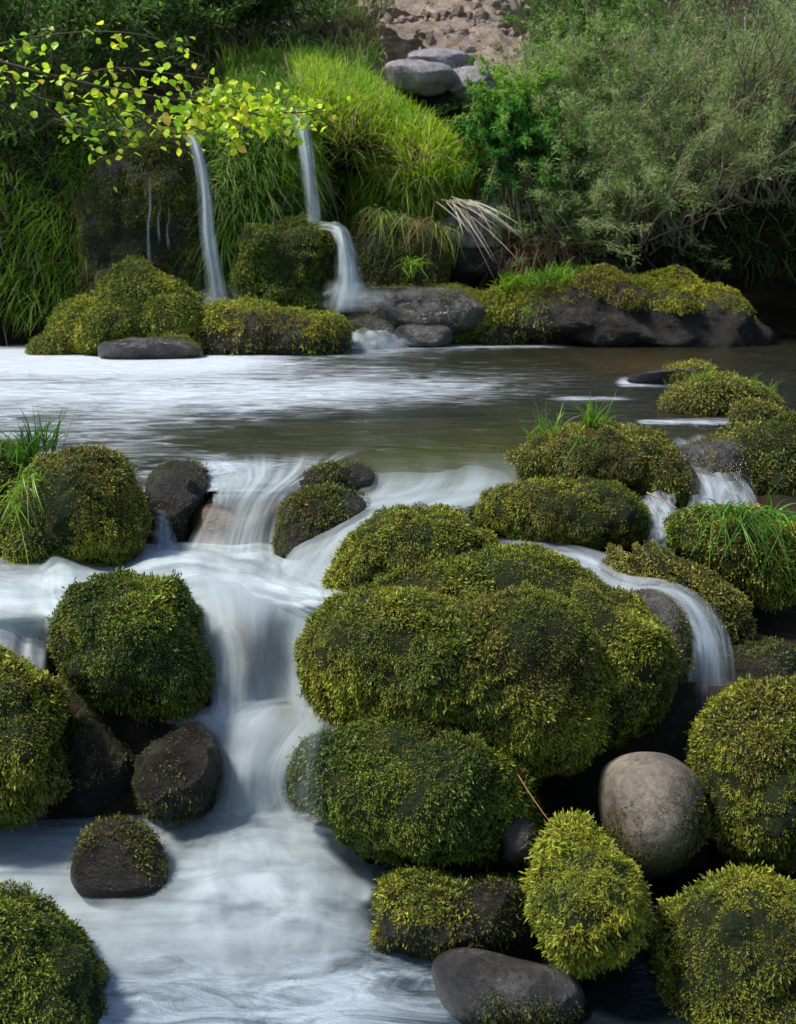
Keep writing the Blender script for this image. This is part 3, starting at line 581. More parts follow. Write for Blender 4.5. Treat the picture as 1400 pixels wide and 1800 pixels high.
B('ledge_rock', 'brown rock lip showing through the first thin fall', [
  body([(335, 900), (380, 878), (430, 885), (490, 870), (515, 880), (500, 940), (480, 1010), (400, 1020), (330, 1010)], 3.49, .13, 5, .12, 9, seed=17)], mat=M_brown)
B('ledge_rock', 'smooth brown rock under the tall middle fall', [
  body([(345, 1080), (380, 1035), (440, 1020), (500, 1040), (560, 1080), (560, 1200), (540, 1290), (450, 1300), (380, 1280)], 2.87, .17, 5, .08, 5, seed=18)], mat=M_brown)
B('ledge_rock', 'amber brown rounded rock showing through the lower fall', [
  body([(400, 1260), (440, 1222), (490, 1212), (545, 1218), (580, 1260), (570, 1340), (520, 1460), (440, 1470), (400, 1360)], 2.61, .13, 5, .06, 5, seed=19)], mat=M_brown)
B('wet_rock', 'broad dark rock with moss on its left top, below the squat green boulder', [
  body([(636, 1610), (650, 1565), (685, 1532), (740, 1524), (800, 1536), (870, 1532), (930, 1545), (965, 1600), (970, 1680), (900, 1712), (800, 1705), (720, 1690), (650, 1665)], 2.13, .17, 6, .09, 8, cuts=9, seed=20, lump=.008)], mat=M_wet,
  moss=[MS(90000, .012, 'olive', mask=lambda p, n, x, y: sm(n[:, 2], .15, .5) * (1 - sm(x + (fbm(p * 30, 3, 2) - .5) * 60, 790, 830)) + .05, seed=21), MS(16000, .010, 'dark', seed=5)])
B('wet_stone', 'smooth grey stone with wet shine lowest in the photo', [
  body([(748, 1708), (758, 1676), (796, 1658), (860, 1660), (940, 1680), (1010, 1705), (1040, 1760), (1000, 1815), (900, 1830), (810, 1815), (768, 1770)], 1.93, .13, 6, .07, 7, seed=22)], mat=M_slate,
  moss=[MS(50000, .010, 'dark', mask=lambda p, n, x, y: sm(y - .15 * (x - 760) + (fbm(p * 30, 3, 2) - .5) * 40, 1712, 1742) * sm(x, 820, 860), seed=23)])
B('mossy_boulder', 'shaggy yellow green mossy boulder at lower right beside the pebble-smooth tan stone', [
  body([(930, 1545), (943, 1492), (972, 1458), (1010, 1450), (1052, 1474), (1092, 1505), (1128, 1540), (1135, 1600), (1115, 1665), (1060, 1705), (1000, 1700), (955, 1650), (934, 1595)], 2.0, .15, 6, .10, 8, seed=24, lump=.02, lf=12)],
  moss=[MS(75000, .021, 'yellow', mask=lambda p, n, x, y: 1 - .6 * sm(y + (x - 930) * -.3, 1500, 1570), seed=25, droop=.6, spread=.9, wid=.24, K=5), MS(34000, .018, 'green', seed=26, droop=.7, spread=.9, wid=.25, K=4)])
B('tan_stone', 'smooth tan rounded stone with moss on its lower right', [
  body([(1042, 1405), (1050, 1350), (1075, 1325), (1120, 1312), (1180, 1318), (1235, 1360), (1250, 1420), (1230, 1500), (1160, 1545), (1095, 1530), (1055, 1470)], 2.28, .15, 5, .04, 5, seed=27)], mat=M_tan,
  moss=[MS(60000, .012, 'dark', mask=lambda p, n, x, y: sm((y - 1400) + .5 * (x - 1100) + (fbm(p * 30, 3, 2) - .5) * 80, 0, 60), seed=28)])
B('mossy_boulder', 'wide mossy boulder at the pool edge with two grass tufts on its crown', [
  body([(888, 808), (930, 775), (980, 757), (1040, 746), (1110, 755), (1165, 775), (1185, 810), (1170, 850), (1100, 868), (1020, 868), (940, 862), (905, 835)], 3.72, .26, 5, .08, 7, seed=29, lump=.02),
  body([(1110, 790), (1170, 780), (1205, 820), (1225, 860), (1222, 900), (1170, 915), (1120, 880)], 3.6, .16, 5, .1, 7, seed=30)],
  moss=[MS(60000, .019, 'dry', seed=31, mask=lambda p, n, x, y: 1 - .5 * sm(y, 835, 860)), MS(20000, .018, 'olive', seed=32)])
B('wet_rock', 'shiny rock bed under thin splashing water, left of the dark right-edge boulder', [body([(1180, 800), (1230, 768), (1300, 768), (1350, 830), (1340, 910), (1260, 940), (1190, 900)], 3.85, .22, 5, .12, 8, seed=131, cuts=6)], mat=M_slate, moss=[MS(12000, .014, 'dry', seed=132)])
B('mossy_boulder', 'oblong mossy boulder lying in front of the grass-tufted one, above the right stream', [
  body([(806, 902), (838, 872), (895, 852), (1000, 845), (1090, 848), (1130, 878), (1148, 912), (1130, 945), (1050, 962), (950, 960), (870, 952)], 3.33, .2, 6, .07, 7, seed=33, lump=.015)],
  moss=[MS(80000, .017, 'olive', seed=34)])
B('mossy_boulder', 'long low mossy ridge along the outer side of the right stream', [
  body([(1060, 958), (1130, 948), (1200, 975), (1270, 1010), (1320, 1060), (1330, 1130), (1290, 1190), (1255, 1110), (1215, 1060), (1140, 1010)], 3.0, .14, 5, .1, 7, seed=35)],
  moss=[MS(70000, .015, 'dry', seed=36, mask=lambda p, n, x, y: .9 - .3 * sm(y, 1080, 1110))])
B('wet_rock', 'mossy wet rock inside the bend of the right stream', [
  body([(1072, 1062), (1098, 1032), (1145, 1028), (1190, 1052), (1216, 1098), (1226, 1160), (1205, 1230), (1150, 1250), (1090, 1180)], 2.74, .13, 5, .08, 8, cuts=9, seed=37)], mat=M_slate,
  moss=[MS(50000, .012, 'dry', mask=lambda p, n, x, y: .25 + .75 * sm(y + (fbm(p * 20, 3, 2) - .5) * 60, 1050, 1090), seed=38)])
B('mossy_boulder', 'mossy rock at the right edge with grass hanging over its face', [
  body([(1158, 935), (1172, 908), (1220, 895), (1290, 893), (1350, 900), (1420, 930), (1440, 1000), (1380, 1060), (1320, 1050), (1260, 1010), (1195, 968)], 3.2, .2, 5, .08, 7, seed=39, lump=.015)],
  moss=[MS(60000, .018, 'green', seed=40), MS(15000, .018, 'yellow', seed=41)])
B('mossy_boulder', 'mossy mound in the pool near its right shore, topped with fine grass', [
  body([(1155, 718), (1182, 685), (1240, 660), (1300, 664), (1355, 690), (1380, 722), (1330, 748), (1230, 748), (1180, 738)], 5.0, .3, 5, .1, 6, seed=42)], moss=[MS(30000, .026, 'dry', seed=43)])
B('mossy_boulder', 'small mossy knob between the pool mound and the dark right boulder', [
  body([(1278, 740), (1290, 716), (1330, 708), (1372, 722), (1385, 755), (1330, 765), (1290, 760)], 4.6, .14, 5, .1, 6, seed=44)], moss=[MS(32000, .024, 'dry', seed=45)])
B('mossy_boulder', 'dark brown-green mossy boulder at the right edge behind the grassy rock', [
  body([(1228, 805), (1245, 772), (1290, 752), (1350, 742), (1420, 730), (1480, 780), (1480, 880), (1400, 915), (1330, 900), (1265, 860)], 3.9, .24, 5, .1, 7, seed=46, lump=.02)], moss=[MS(50000, .02, 'dark', seed=47), MS(12000, .02, 'dry', seed=48)])
B('wet_rock', 'low water-washed rock with mossy back far out at the pool\'s right', [
  body([(1085, 668), (1130, 654), (1190, 642), (1240, 640), (1262, 662), (1250, 684), (1180, 684), (1120, 680)], 6.1, .35, 5, .1, 6, cuts=9, seed=49)], mat=M_slate, moss=[MS(24000, .025, 'dry', mask=lambda p, n, x, y: sm(x, 1160, 1200), seed=50)])
B('wet_stone', 'little grey stone tucked under the right end of the squat green boulder', [body([(868, 1455), (895, 1425), (935, 1430), (958, 1465), (945, 1520), (885, 1525)], 2.2, .08, 5, .1, 8, seed=164, cuts=5)], mat=M_slate, moss=[MS(30000, .010, 'dark', seed=165, mask=lambda p, n, x, y: sm(x, 920, 935) + .05)])
# --- far shore
B('mossy_bank_rock', 'lumpy bright mossy rock slope below the left cliff', [
  body([(60, 600), (150, 520), (205, 480), (238, 462), (275, 485), (320, 508), (366, 535), (384, 590), (360, 632), (280, 640), (160, 640), (60, 640)], 8.1, .45, 6, .2, 3, flat=.6, seed=51, lump=.05, lf=3.5),
  body([(230, 560), (262, 528), (310, 520), (350, 535), (372, 565), (366, 610), (310, 625), (250, 618)], 7.85, .25, 5, .12, 3, flat=.7, seed=151, lump=.03, lf=4),
  body([(120, 600), (160, 548), (210, 528), (250, 545), (262, 590), (230, 620), (150, 625)], 7.8, .25, 5, .12, 3, flat=.7, seed=152, lump=.03, lf=4)], moss=[MS(15000, .032, 'green', seed=52), MS(7000, .03, 'yellow', seed=53)], cat='rock')
B('mossy_ledge', 'long low ledge topped with yellow moss, dark below, along the far waterline', [
  body([(340, 570), (375, 540), (430, 533), (500, 545), (560, 549), (608, 556), (618, 590), (604, 626), (500, 632), (400, 634), (350, 620)], 7.95, .32, 6, .14, 4, flat=.5, seed=54, lump=.022, lf=5)], mat=M_wet, cat='rock',
  moss=[MS(22000, .03, 'yellow', mask=lambda p, n, x, y: 1 - .93 * sm(y + (fbm(p * 6, 3, 2) - .5) * 30, 568 + (x - 365) * .02, 590), seed=55), MS(2500, .03, 'dark', seed=56)])
B('wet_slab', 'flat blue-grey wet slab at the far left waterline', [
  body([(150, 612), (200, 596), (250, 590), (310, 590), (348, 602), (362, 625), (300, 640), (200, 640)], 7.55, .3, 5, .08, 6, cuts=9, seed=57)], mat=M_slate, cat='rock',
  moss=[MS(12000, .022, 'olive', mask=lambda p, n, x, y: np.exp(-((x - 320) / 30) ** 2), seed=58)])
B('mossy_cliff_rock', 'dark mossy cliff face with thin drips left of the left waterfall', [
  body([(150, 330), (200, 270), (265, 245), (310, 235), (345, 238), (358, 270), (368, 380), (372, 500), (360, 570), (250, 570), (170, 560), (140, 450)], 8.75, .35, 6, .16, 3, seed=59, lump=.06, lf=4)], mat=M_wet, cat='cliff',
  moss=[MS(16000, .034, 'dark', seed=60), MS(7000, .034, 'olive', mask=lambda p, n, x, y: sm(fbm(p * 3, 3, 4), .5, .6), seed=61)])
B('mossy_block', 'square moss-covered block between the two waterfalls', [
  body([(415, 430), (440, 395), (500, 386), (560, 388), (592, 412), (594, 480), (588, 545), (540, 565), (450, 562), (405, 520)], 8.62, .3, 6, .08, 4, seed=62, flat=.38, lump=.04, lf=5)], cat='rock',
  moss=[MS(17000, .03, 'green', seed=63), MS(7000, .03, 'yellow', mask=UP(.3, .7), seed=64)])
B('mossy_block', 'dark mossy block right of the lower waterfall, under overhanging grass', [
  body([(618, 402), (650, 384), (720, 380), (775, 392), (792, 440), (780, 500), (720, 515), (640, 512), (620, 470)], 8.95, .25, 5, .1, 4, seed=65, flat=.4)], mat=M_wet, cat='rock', moss=[MS(11000, .028, 'dark', seed=66), MS(3000, .028, 'olive', seed=67)])
B('wet_slab', 'wet dark slab the lower waterfall lands on, mossy at its right end', [
  body([(610, 535), (622, 507), (700, 500), (780, 500), (850, 506), (880, 525), (850, 575), (760, 592), (690, 588), (625, 570)], 8.8, .4, 6, .08, 4, flat=.4, cuts=5, seed=68)], mat=M_slate, cat='rock',
  moss=[MS(14000, .026, 'yellow', mask=lambda p, n, x, y: sm(x, 740, 790) * sm(n[:, 2], .2, .6) + .12, seed=69)])
B('wet_slab', 'thin horizontal shelf of wet stone at the far waterline, left of the overhanging bank', [body([(690, 590), (700, 572), (745, 568), (790, 574), (800, 600), (780, 615), (700, 612)], 8.45, .2, 5, .1, 5, flat=.45, seed=160, cuts=5)], mat=M_slate, cat='rock')
B('mossy_ledge', 'dark horizontal rock shelf under the straw, between the mossy block and the brown roots', [body([(760, 440), (790, 425), (860, 425), (915, 432), (920, 470), (880, 500), (790, 500), (765, 480)], 9.25, .3, 5, .12, 5, flat=.4, seed=161, cuts=5)], mat=M_wet, cat='rock', moss=[MS(7000, .024, 'dark', seed=162, mask=UP(.2, .6))])
B('wet_rock', 'small rounded mossy stone at the foot of the lower waterfall', [
  body([(600, 570), (618, 545), (650, 541), (685, 555), (704, 585), (690, 612), (620, 612)], 8.5, .2, 5, .1, 5, cuts=9, seed=70)], mat=M_slate, cat='rock', moss=[MS(9000, .024, 'olive', seed=71, mask=UP(.1, .5))])
B('wet_rock', 'little splashed rock at the right end of the yellow moss ledge', [
  body([(548, 575), (565, 552), (592, 550), (612, 575), (608, 608), (560, 612)], 7.85, .14, 5, .1, 6, cuts=9, seed=72)], mat=M_slate, cat='rock', moss=[MS(7000, .024, 'yellow', seed=73)])
B('mossy_bank_rock', 'big overhanging bank at far right, mossy above and black beneath', [
  body([(752, 598), (765, 562), (800, 532), (870, 508), (950, 488), (1030, 478), (1120, 476), (1220, 490), (1320, 540), (1340, 640), (1150, 640), (1000, 618), (850, 614)], 8.9, .55, 6, .12, 3, seed=74, lump=.06, lf=4)], mat=M_wet, cat='rock',
  moss=[MS(20000, .030, 'yellow', mask=lambda p, n, x, y: 1 - sm(y + (fbm(p * 5, 3, 2) - .5) * 40, np.interp(x, [750, 850, 950, 1050, 1200], [600, 570, 530, 512, 540]), np.interp(x, [750, 850, 950, 1050, 1200], [630, 600, 552, 530, 560])), seed=75), MS(3000, .03, 'dry', seed=76, mask=lambda p, n, x, y: 1 - sm(x, 900, 1000))])
B('pale_slab', 'pale flat slab under the straggling dry stalks', [
  body([(782, 385), (820, 360), (885, 356), (918, 368), (922, 405), (880, 440), (800, 440)], 9.2, .25, 5, .1, 5, cuts=18, seed=77, flat=.6)], mat=M_pale, cat='rock', moss=[MS(9000, .024, 'dry', seed=78, mask=lambda p, n, x, y: sm(y, 378, 392))])
B('rock_slab', 'pale craggy outcrop jutting from the scree above the bright grass', [
  body([(668, 128), (690, 108), (740, 104), (790, 112), (812, 130), (806, 158), (760, 172), (705, 158)], 9.55, .4, 5, .16, 4, seed=79, flat=.5, cuts=12), body([(770, 140), (800, 118), (850, 116), (872, 140), (862, 176), (815, 182)], 9.6, .35, 5, .16, 4, seed=179, flat=.55, cuts=12), body([(700, 110), (730, 88), (800, 84), (840, 104), (830, 128), (760, 130)], 9.85, .3, 5, .16, 4, seed=180, flat=.5, cuts=12)], mat=M_pale, cat='rock')
B('rock_slab', 'dark body added as the shade beneath the pale overhanging slab', [body([(700, 150), (760, 140), (830, 145), (850, 190), (800, 222), (740, 210), (705, 180)], 9.75, .3, 5, .14, 5, seed=163, cuts=9)], mat=M_wet, cat='rock')  # dark rock body put in as the shadow under the slab
B('rock_slab', 'blue-grey upright slab beside the shrubs, right of the overhanging slab', [
  body([(800, 150), (815, 122), (850, 120), (880, 140), (885, 190), (855, 212), (812, 198)], 9.5, .22, 5, .12, 4, cuts=18, seed=80, flat=.6)], mat=M_pale, cat='rock', moss=[MS(5000, .03, 'yellow', mask=lambda p, n, x, y: sm(130 - y, -5, 5), seed=2)])
B('wet_slab', 'white-splashed wet rock at the top of the right waterfall', [
  body([(425, 188), (460, 166), (510, 163), (540, 178), (552, 205), (520, 225), (440, 222)], 9.25, .3, 5, .12, 5, cuts=9, seed=81)], mat=M_slate, cat='rock')
sheet('waterfall', [[(440, 172, 9.3), (480, 166, 9.3), (530, 172, 9.3)], [(450, 180, 9.05), (490, 178, 9.02), (535, 184, 9.02)], [(500, 200, 8.9), (520, 200, 8.85), (545, 205, 8.85)]], M_flow, n=30, m=30, fade=(.2, .2, .2, .2), op=1.1, ridge=.02, layers=3, tint=WH, seed=60)
# --- beyond the cut-out: the stream banks carry on
B('mossy_boulder', 'mossy rock at far left bottom corner', [body([(-150, 1180), (-60, 1130), (40, 1150), (110, 1230), (130, 1330), (90, 1420), (-20, 1450), (-150, 1420)], 2.5, .25, 5, .1, 5, seed=90, lump=.02)], moss=[MS(60000, .018, 'olive', seed=91)])
B('wet_rock', 'dark rock wedged below the round mossy boulder at its left', [body([(95, 1320), (140, 1235), (220, 1230), (262, 1290), (255, 1380), (190, 1450), (110, 1440)], 2.58, .14, 5, .12, 7, seed=133, cuts=6)], mat=M_wet, moss=[MS(20000, .012, 'dark', mask=UP(.1, .5), seed=134)])
B('wet_rock', 'dark wet boulder in foam at bottom left', [body([(120, 1500), (170, 1440), (250, 1440), (300, 1490), (310, 1560), (260, 1600), (160, 1600), (120, 1560)], 2.25, .12, 5, .1, 7, cuts=9, seed=92)], mat=M_wet, moss=[MS(30000, .014, 'dark', mask=UP(.3, .7), seed=93)])
B('mossy_boulder', 'bottom left mossy boulder nearest the camera', [body([(-120, 1640), (-40, 1560), (60, 1570), (150, 1640), (190, 1740), (170, 1880), (-120, 1880)], 1.95, .2, 6, .1, 6, seed=94, lump=.015)], moss=[MS(70000, .016, 'green', seed=95)])
B('mossy_boulder', 'mossy boulder right of the tan stone', [body([(1215, 1300), (1260, 1220), (1340, 1190), (1440, 1210), (1500, 1300), (1500, 1460), (1400, 1520), (1270, 1480)], 2.4, .22, 6, .1, 6, seed=96, lump=.02)], moss=[MS(70000, .017, 'olive', seed=97)])
B('mossy_boulder', 'bottom right corner mossy boulder', [body([(1140, 1700), (1170, 1600), (1240, 1540), (1340, 1540), (1450, 1580), (1500, 1700), (1450, 1860), (1200, 1860)], 1.98, .18, 6, .1, 6, seed=98, lump=.02)], moss=[MS(70000, .017, 'olive', seed=99)])
B('wet_rock', 'dark wet rock beneath the right stream', [body([(1215, 1190), (1270, 1140), (1340, 1120), (1420, 1150), (1420, 1240), (1320, 1280), (1230, 1260)], 2.78, .15, 5, .1, 6, cuts=9, seed=100)], mat=M_wet, moss=[MS(30000, .014, 'dark', mask=UP(.2, .6), seed=101)])
B('wet_rock', 'dark rock between bottom stones at right', [body([(960, 1720), (1040, 1690), (1150, 1690), (1200, 1760), (1200, 1880), (960, 1880)], 2.05, .15, 5, .1, 6, cuts=9, seed=102)], mat=M_wet)
B('mossy_boulder', 'grassy mossy rock at far left of the pool lip', [body([(-150, 840), (-80, 790), (0, 775), (60, 800), (90, 860), (90, 960), (40, 1020), (-60, 1040), (-150, 1000)], 3.35, .25, 5, .1, 6, seed=103)], moss=[MS(50000, .018, 'dark', seed=104)])

#==MARK_PLANTS
GB, GY_, GD, GS = (.24, .44, .025), (.42, .50, .03), (.08, .20, .02), (.42, .36, .20)
def pxmask(f): return lambda c, n, x, y: f(x, y)
def bl(x, a, b, s=15.): return sm(x, a - s, a + s) * sm(-x, -b - s, -b + s)
GP = []
def hillgrass(dens, fm, ln, wd, droop, ca, cb, up=1., out=.25, seed=0, cap=40000, cc=GS, cov=(.2, .5), jit=.24):
    m = (HV[HT[:, 0], 1] < 18)
    F_ = HT[m]; p, n = sample(HV, F_, dens, pxmask(fm), cap)
    if len(p) == 0: return
    keep = rng.random(len(p)) < sm(fbm(p * 2.5, 3, seed + 40), *cov); p, n = p[keep], n[keep]
    d = nz(np.array([0, 0, up]) + n * out + rng.normal(0, jit, (len(p), 3)) + np.array([0, -out * .8, 0]))
    l = ln * (.5 + .9 * rng.random(len(p))); c = gcols(p, ca, cb, 1.6, seed, cc)
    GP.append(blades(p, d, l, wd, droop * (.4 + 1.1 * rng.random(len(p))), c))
# bright upright grass on the mound
mound = lambda x, y: np.where((x > 520) & (x < 840), bl(y, np.interp(x, [520, 640, 720, 840], [110, 150, 200, 280]), np.interp(x, [520, 600, 640, 730, 840], [230, 260, 300, 380, 370]), 10), 0)
hillgrass(9500, mound, .17, .008, .45, (.44, .60, .03), GB, 1, .3, 1, cov=(.0, .45), jit=.36, cc=(.5, .46, .22))
hillgrass(1500, mound, .22, .006, .8, (.42, .5, .06), (.3, .25, .10), .8, .4, 21, jit=.5)
hillgrass(4500, lambda x, y: bl(x, 400, 640) * bl(y, 110, 200), .19, .008, .5, GB, GD, 1, .3, 2)
# long hanging grass between the falls
hillgrass(7000, lambda x, y: bl(x, 362, 560) * bl(y, 180, 545) * (1 - .85 * bl(x, 435, 620) * sm(y, 370, 400)), .17, .0065, .8, (.32, .54, .03), (.13, .30, .025), .6, .6, 3, cc=(.46, .48, .2), cov=(.1, .45))
hillgrass(1200, lambda x, y: bl(x, 370, 560) * bl(y, 190, 520), .24, .006, 1.2, (.36, .42, .14), GD, .3, .9, 4)
# hanging fringe right of the falls
hillgrass(2600, lambda x, y: bl(x, 600, 830) * bl(y, 300, 430), .15, .006, 1.2, GB, (.14, .17, .03), .2, .8, 5, cc=(.28, .16, .07))
# general upper slope and sides
hillgrass(900, lambda x, y: bl(y, -260, 150, 30) * (1 - bl(x, 680, 950, 20) * bl(y, 20, 200, 10)), .26, .012, .7, GD, (.16, .2, .04), 1, .3, 6, cap=45000)
hillgrass(2200, lambda x, y: bl(x, -300, 240) * bl(y, 150, 560), .18, .008, 1.0, GD, GB, .4, .7, 7, cap=20000)
hillgrass(1300, lambda x, y: bl(x, 820, 1700) * bl(y, 60, 470), .22, .009, .9, GD, (.13, .19, .06), .7, .5, 8, cap=30000)
V_, F_, C_ = joinc(GP); tag(mesh('bank_grass', V_, F_, M_grass, colr=C_), kind='stuff')
# grass on the side banks and ground near the stream
Tg = np.concatenate([Fg[:, [0, 1, 2]], Fg[:, [0, 2, 3]]]); cen = Vg[Tg].mean(1)
Tg = Tg[(cen[:, 2] > .05) & (np.abs(cen[:, 0]) < 7) & (cen[:, 1] > 1) & (cen[:, 1] < 9.5)]
p, n = sample(Vg, Tg, 900, None, 40000); n = n * np.sign(n[:, 2:3])
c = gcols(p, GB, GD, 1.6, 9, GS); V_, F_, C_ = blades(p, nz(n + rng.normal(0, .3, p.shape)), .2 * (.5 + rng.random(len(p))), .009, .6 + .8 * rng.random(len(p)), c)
tag(mesh('streamside_grass', V_, F_, M_grass, colr=C_), kind='stuff')
# scree
m = (HV[HT[:, 0], 1] < 14)
p2 = net([[P(x, y, d - .07) for x, d in ((600, dd + .9), (700, dd + .12), (790, dd), (880, dd), (990, dd + .5))] for y, dd in ((140, 10.35), (110, 10.6), (70, 11.05), (20, 11.8), (-30, 12.6))], 90, 110)
V_ = p2.reshape(-1, 3); V_ = V_ + normals(V_, gridF(90, 110)) * ((fbm(V_ * 4, 5, 3) - .5) * .25)[:, None]
tag(mesh('scree_slope', V_, gridF(90, 110)[:, ::-1], M_scree), kind='structure')
SF = gridF(90, 110)[:, ::-1]; p, n = sample(V_, np.concatenate([SF[:, [0, 1, 2]], SF[:, [0, 2, 3]]]), 1500, None, 800)
iv, if_ = ico(1); k = len(p); s = (.008 + .055 * rng.random(k) ** 3)[:, None, None] * (.5 + 1.0 * rng.random((k, 1, 3)))
V_ = (p[:, None] + iv[None] * s * (1 + rng.normal(0, .12, (k, len(iv), 1)))).reshape(-1, 3); F_ = (if_[None] + (np.arange(k) * len(iv))[:, None, None]).reshape(-1, 3)
tag(mesh('scree', V_, F_, M_scree, smooth=False), kind='stuff')

def tuft(name, label, pts, ln, wd, n=40, droop=.5, ca=GB, cb=GD, spread=.35, lean=(0, 0, 1), r=.02, group=None, cat='grass tuft', mat=None, cc=None):
    P0 = np.array([pt(q) for q in pts]); base = P0.mean(0); i = rng.integers(0, len(P0), n)
    p = P0[i] + rng.normal(0, r, (n, 3)) * [1, 1, .3]; d = nz(np.array(lean) + rng.normal(0, spread, (n, 3)))
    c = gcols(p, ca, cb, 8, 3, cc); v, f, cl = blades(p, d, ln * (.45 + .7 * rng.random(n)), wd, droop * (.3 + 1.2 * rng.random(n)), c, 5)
    return tag(mesh(name, v, f, mat or M_grass, colr=cl), label, cat, group)
tuft('grass_tuft', 'upright green grass tuft on the crown of the wide boulder, right of the thinner tuft', [(1035, 748, 3.6), (1045, 750, 3.6)], .125, .004, 60, .45, r=.014)
tuft('grass_tuft', 'thin sparse grass tuft on the left shoulder of the wide boulder', [(935, 772, 3.6), (955, 764, 3.6), (975, 760, 3.6)], .12, .0035, 36, .45, r=.008)
tuft('grass_tuft', 'green grass drooping down the front of the wide boulder', [(1015, 770, 3.48), (1048, 780, 3.46)], .05, .0035, 30, 1.5, r=.008, lean=(0, -.5, .3))
tuft('grass_tuft', 'bushy grass clump at the left edge above the tall dark boulder', [(40, 830, 3.25), (60, 800, 3.25), (75, 790, 3.25), (20, 820, 3.25)], .15, .005, 160, .5, r=.02, spread=.28)
tuft('grass_tuft', 'grass trailing down the left side of the tall dark boulder', [(45, 850, 3.05), (30, 880, 3.02), (60, 830, 3.05)], .11, .004, 70, 1.6, r=.02, lean=(0, -.4, .2))
tuft('grass_tuft', 'broad-bladed grass hanging over the right edge mossy rock', [(1270, 900, 3.05), (1300, 905, 3.02), (1330, 905, 3.02), (1360, 905, 3.02)], .13, .0055, 120, 1.3, r=.02, lean=(0, -.5, .5), ca=(.12, .36, .03))
tuft('grass_tuft', 'short fine grass on the mound in the pool', [(1240 + 10 * k, 668 + 3 * k, 4.85) for k in range(11)], .10, .004, 380, .9, r=.04)
tuft('grass_tuft', 'bright grass fringe on top of the overhanging right bank', [(895 + 11 * k, 503 - 1.5 * k, 8.6) for k in range(12)], .16, .009, 520, .6, r=.07)
tuft('grass_tuft', 'small green sprout on the dark face of the right bank', [(930, 560, 8.3), (925, 545, 8.3)], .12, .008, 26, .9, r=.02, lean=(0, -.3, .6))
tuft('grass_tuft', 'little grass tuft hanging on the dark mossy block', [(725, 460, 8.6), (715, 470, 8.6), (735, 465, 8.6)], .15, .008, 60, 1.1, r=.03, lean=(0, -.5, .5))
tuft('straw_tuft', 'tangle of pale dry stalks slanting over the pale slab', [(790, 352, 8.75), (800, 350, 8.7), (812, 352, 8.7)], .50, .009, 26, .35, (.50, .45, .32), (.4, .34, .2), .25, (.5, -.4, -.35), .03, cat='dry grass', mat=M_twig)
tuft('straw_tuft', 'bunch of brown straw hanging below the leafy green plant', [(885, 285, 9.2), (900, 285, 9.2), (915, 290, 9.2), (870, 290, 9.2)], .38, .007, 150, 1.2, (.32, .25, .13), (.2, .16, .08), .3, (0, -.3, -.3), .04, cat='dry grass', mat=M_twig)
tuft('straw_tuft', 'brown matted roots and straw at the foot of the grey-green shrub', [(905, 425, 9.1), (930, 420, 9.1), (960, 418, 9.1), (990, 425, 9.1), (920, 440, 9.0)], .26, .008, 420, 1.1, (.26, .15, .08), (.15, .08, .04), .7, (-.2, -.5, .1), .05, cat='dry grass', mat=M_twig)
tuft('grass_tuft', 'bright grass clump to the left of the leafy green plant', [(855, 290, 9.4), (870, 280, 9.35), (880, 270, 9.35), (860, 260, 9.35)], .30, .010, 160, .6, r=.05)
def stem(name, label, pts, r, c, cat='stalk'):
    pa = catmull(np.array([pt(q) for q in pts]), 14)[None]; v, f, cl = tubes(pa, np.linspace(r, r * .4, 14)[None], c, 5)
    return tag(mesh(name, v, f, M_twig, colr=cl), label, cat)
stem('dry_stalk', 'single reddish straw leaning from the largest boulder to the shaggy yellow one', [(905, 1352, 2.22), (935, 1400, 2.16), (972, 1452, 2.08)], .0014, (.30, .15, .06))
stem('dry_stalk', 'short curled stalk beside the top of the shaggy yellow boulder', [(1040, 1475, 2.02), (1030, 1450, 2.04), (1024, 1428, 2.06)], .001, (.2, .12, .06))
stem('dry_stalk', 'thin brown twig lying by the splash right of the oblong boulder', [(1138, 866, 3.25), (1162, 878, 3.2), (1190, 893, 3.15)], .003, (.30, .18, .11), 'twig')

tuft('straw_tuft', 'brown and green dead grass fringe hanging over the dark mossy block', [(655 + 12 * k, 368 + 3 * k, 8.72) for k in range(13)], .17, .005, 260, 1.3, (.30, .22, .08), (.16, .22, .04), .35, (0, -.4, -.1), .04, cat='dry grass', mat=M_twig)
tuft('grass_tuft', 'bright grass shock at the lower right end of the sunlit grass mound', [(720 + 10 * k, 330 - 4 * (k % 3), 8.95) for k in range(11)], .24, .009, 340, .35, (.50, .60, .03), (.22, .42, .02), .3, (0, -.15, 1), .03)
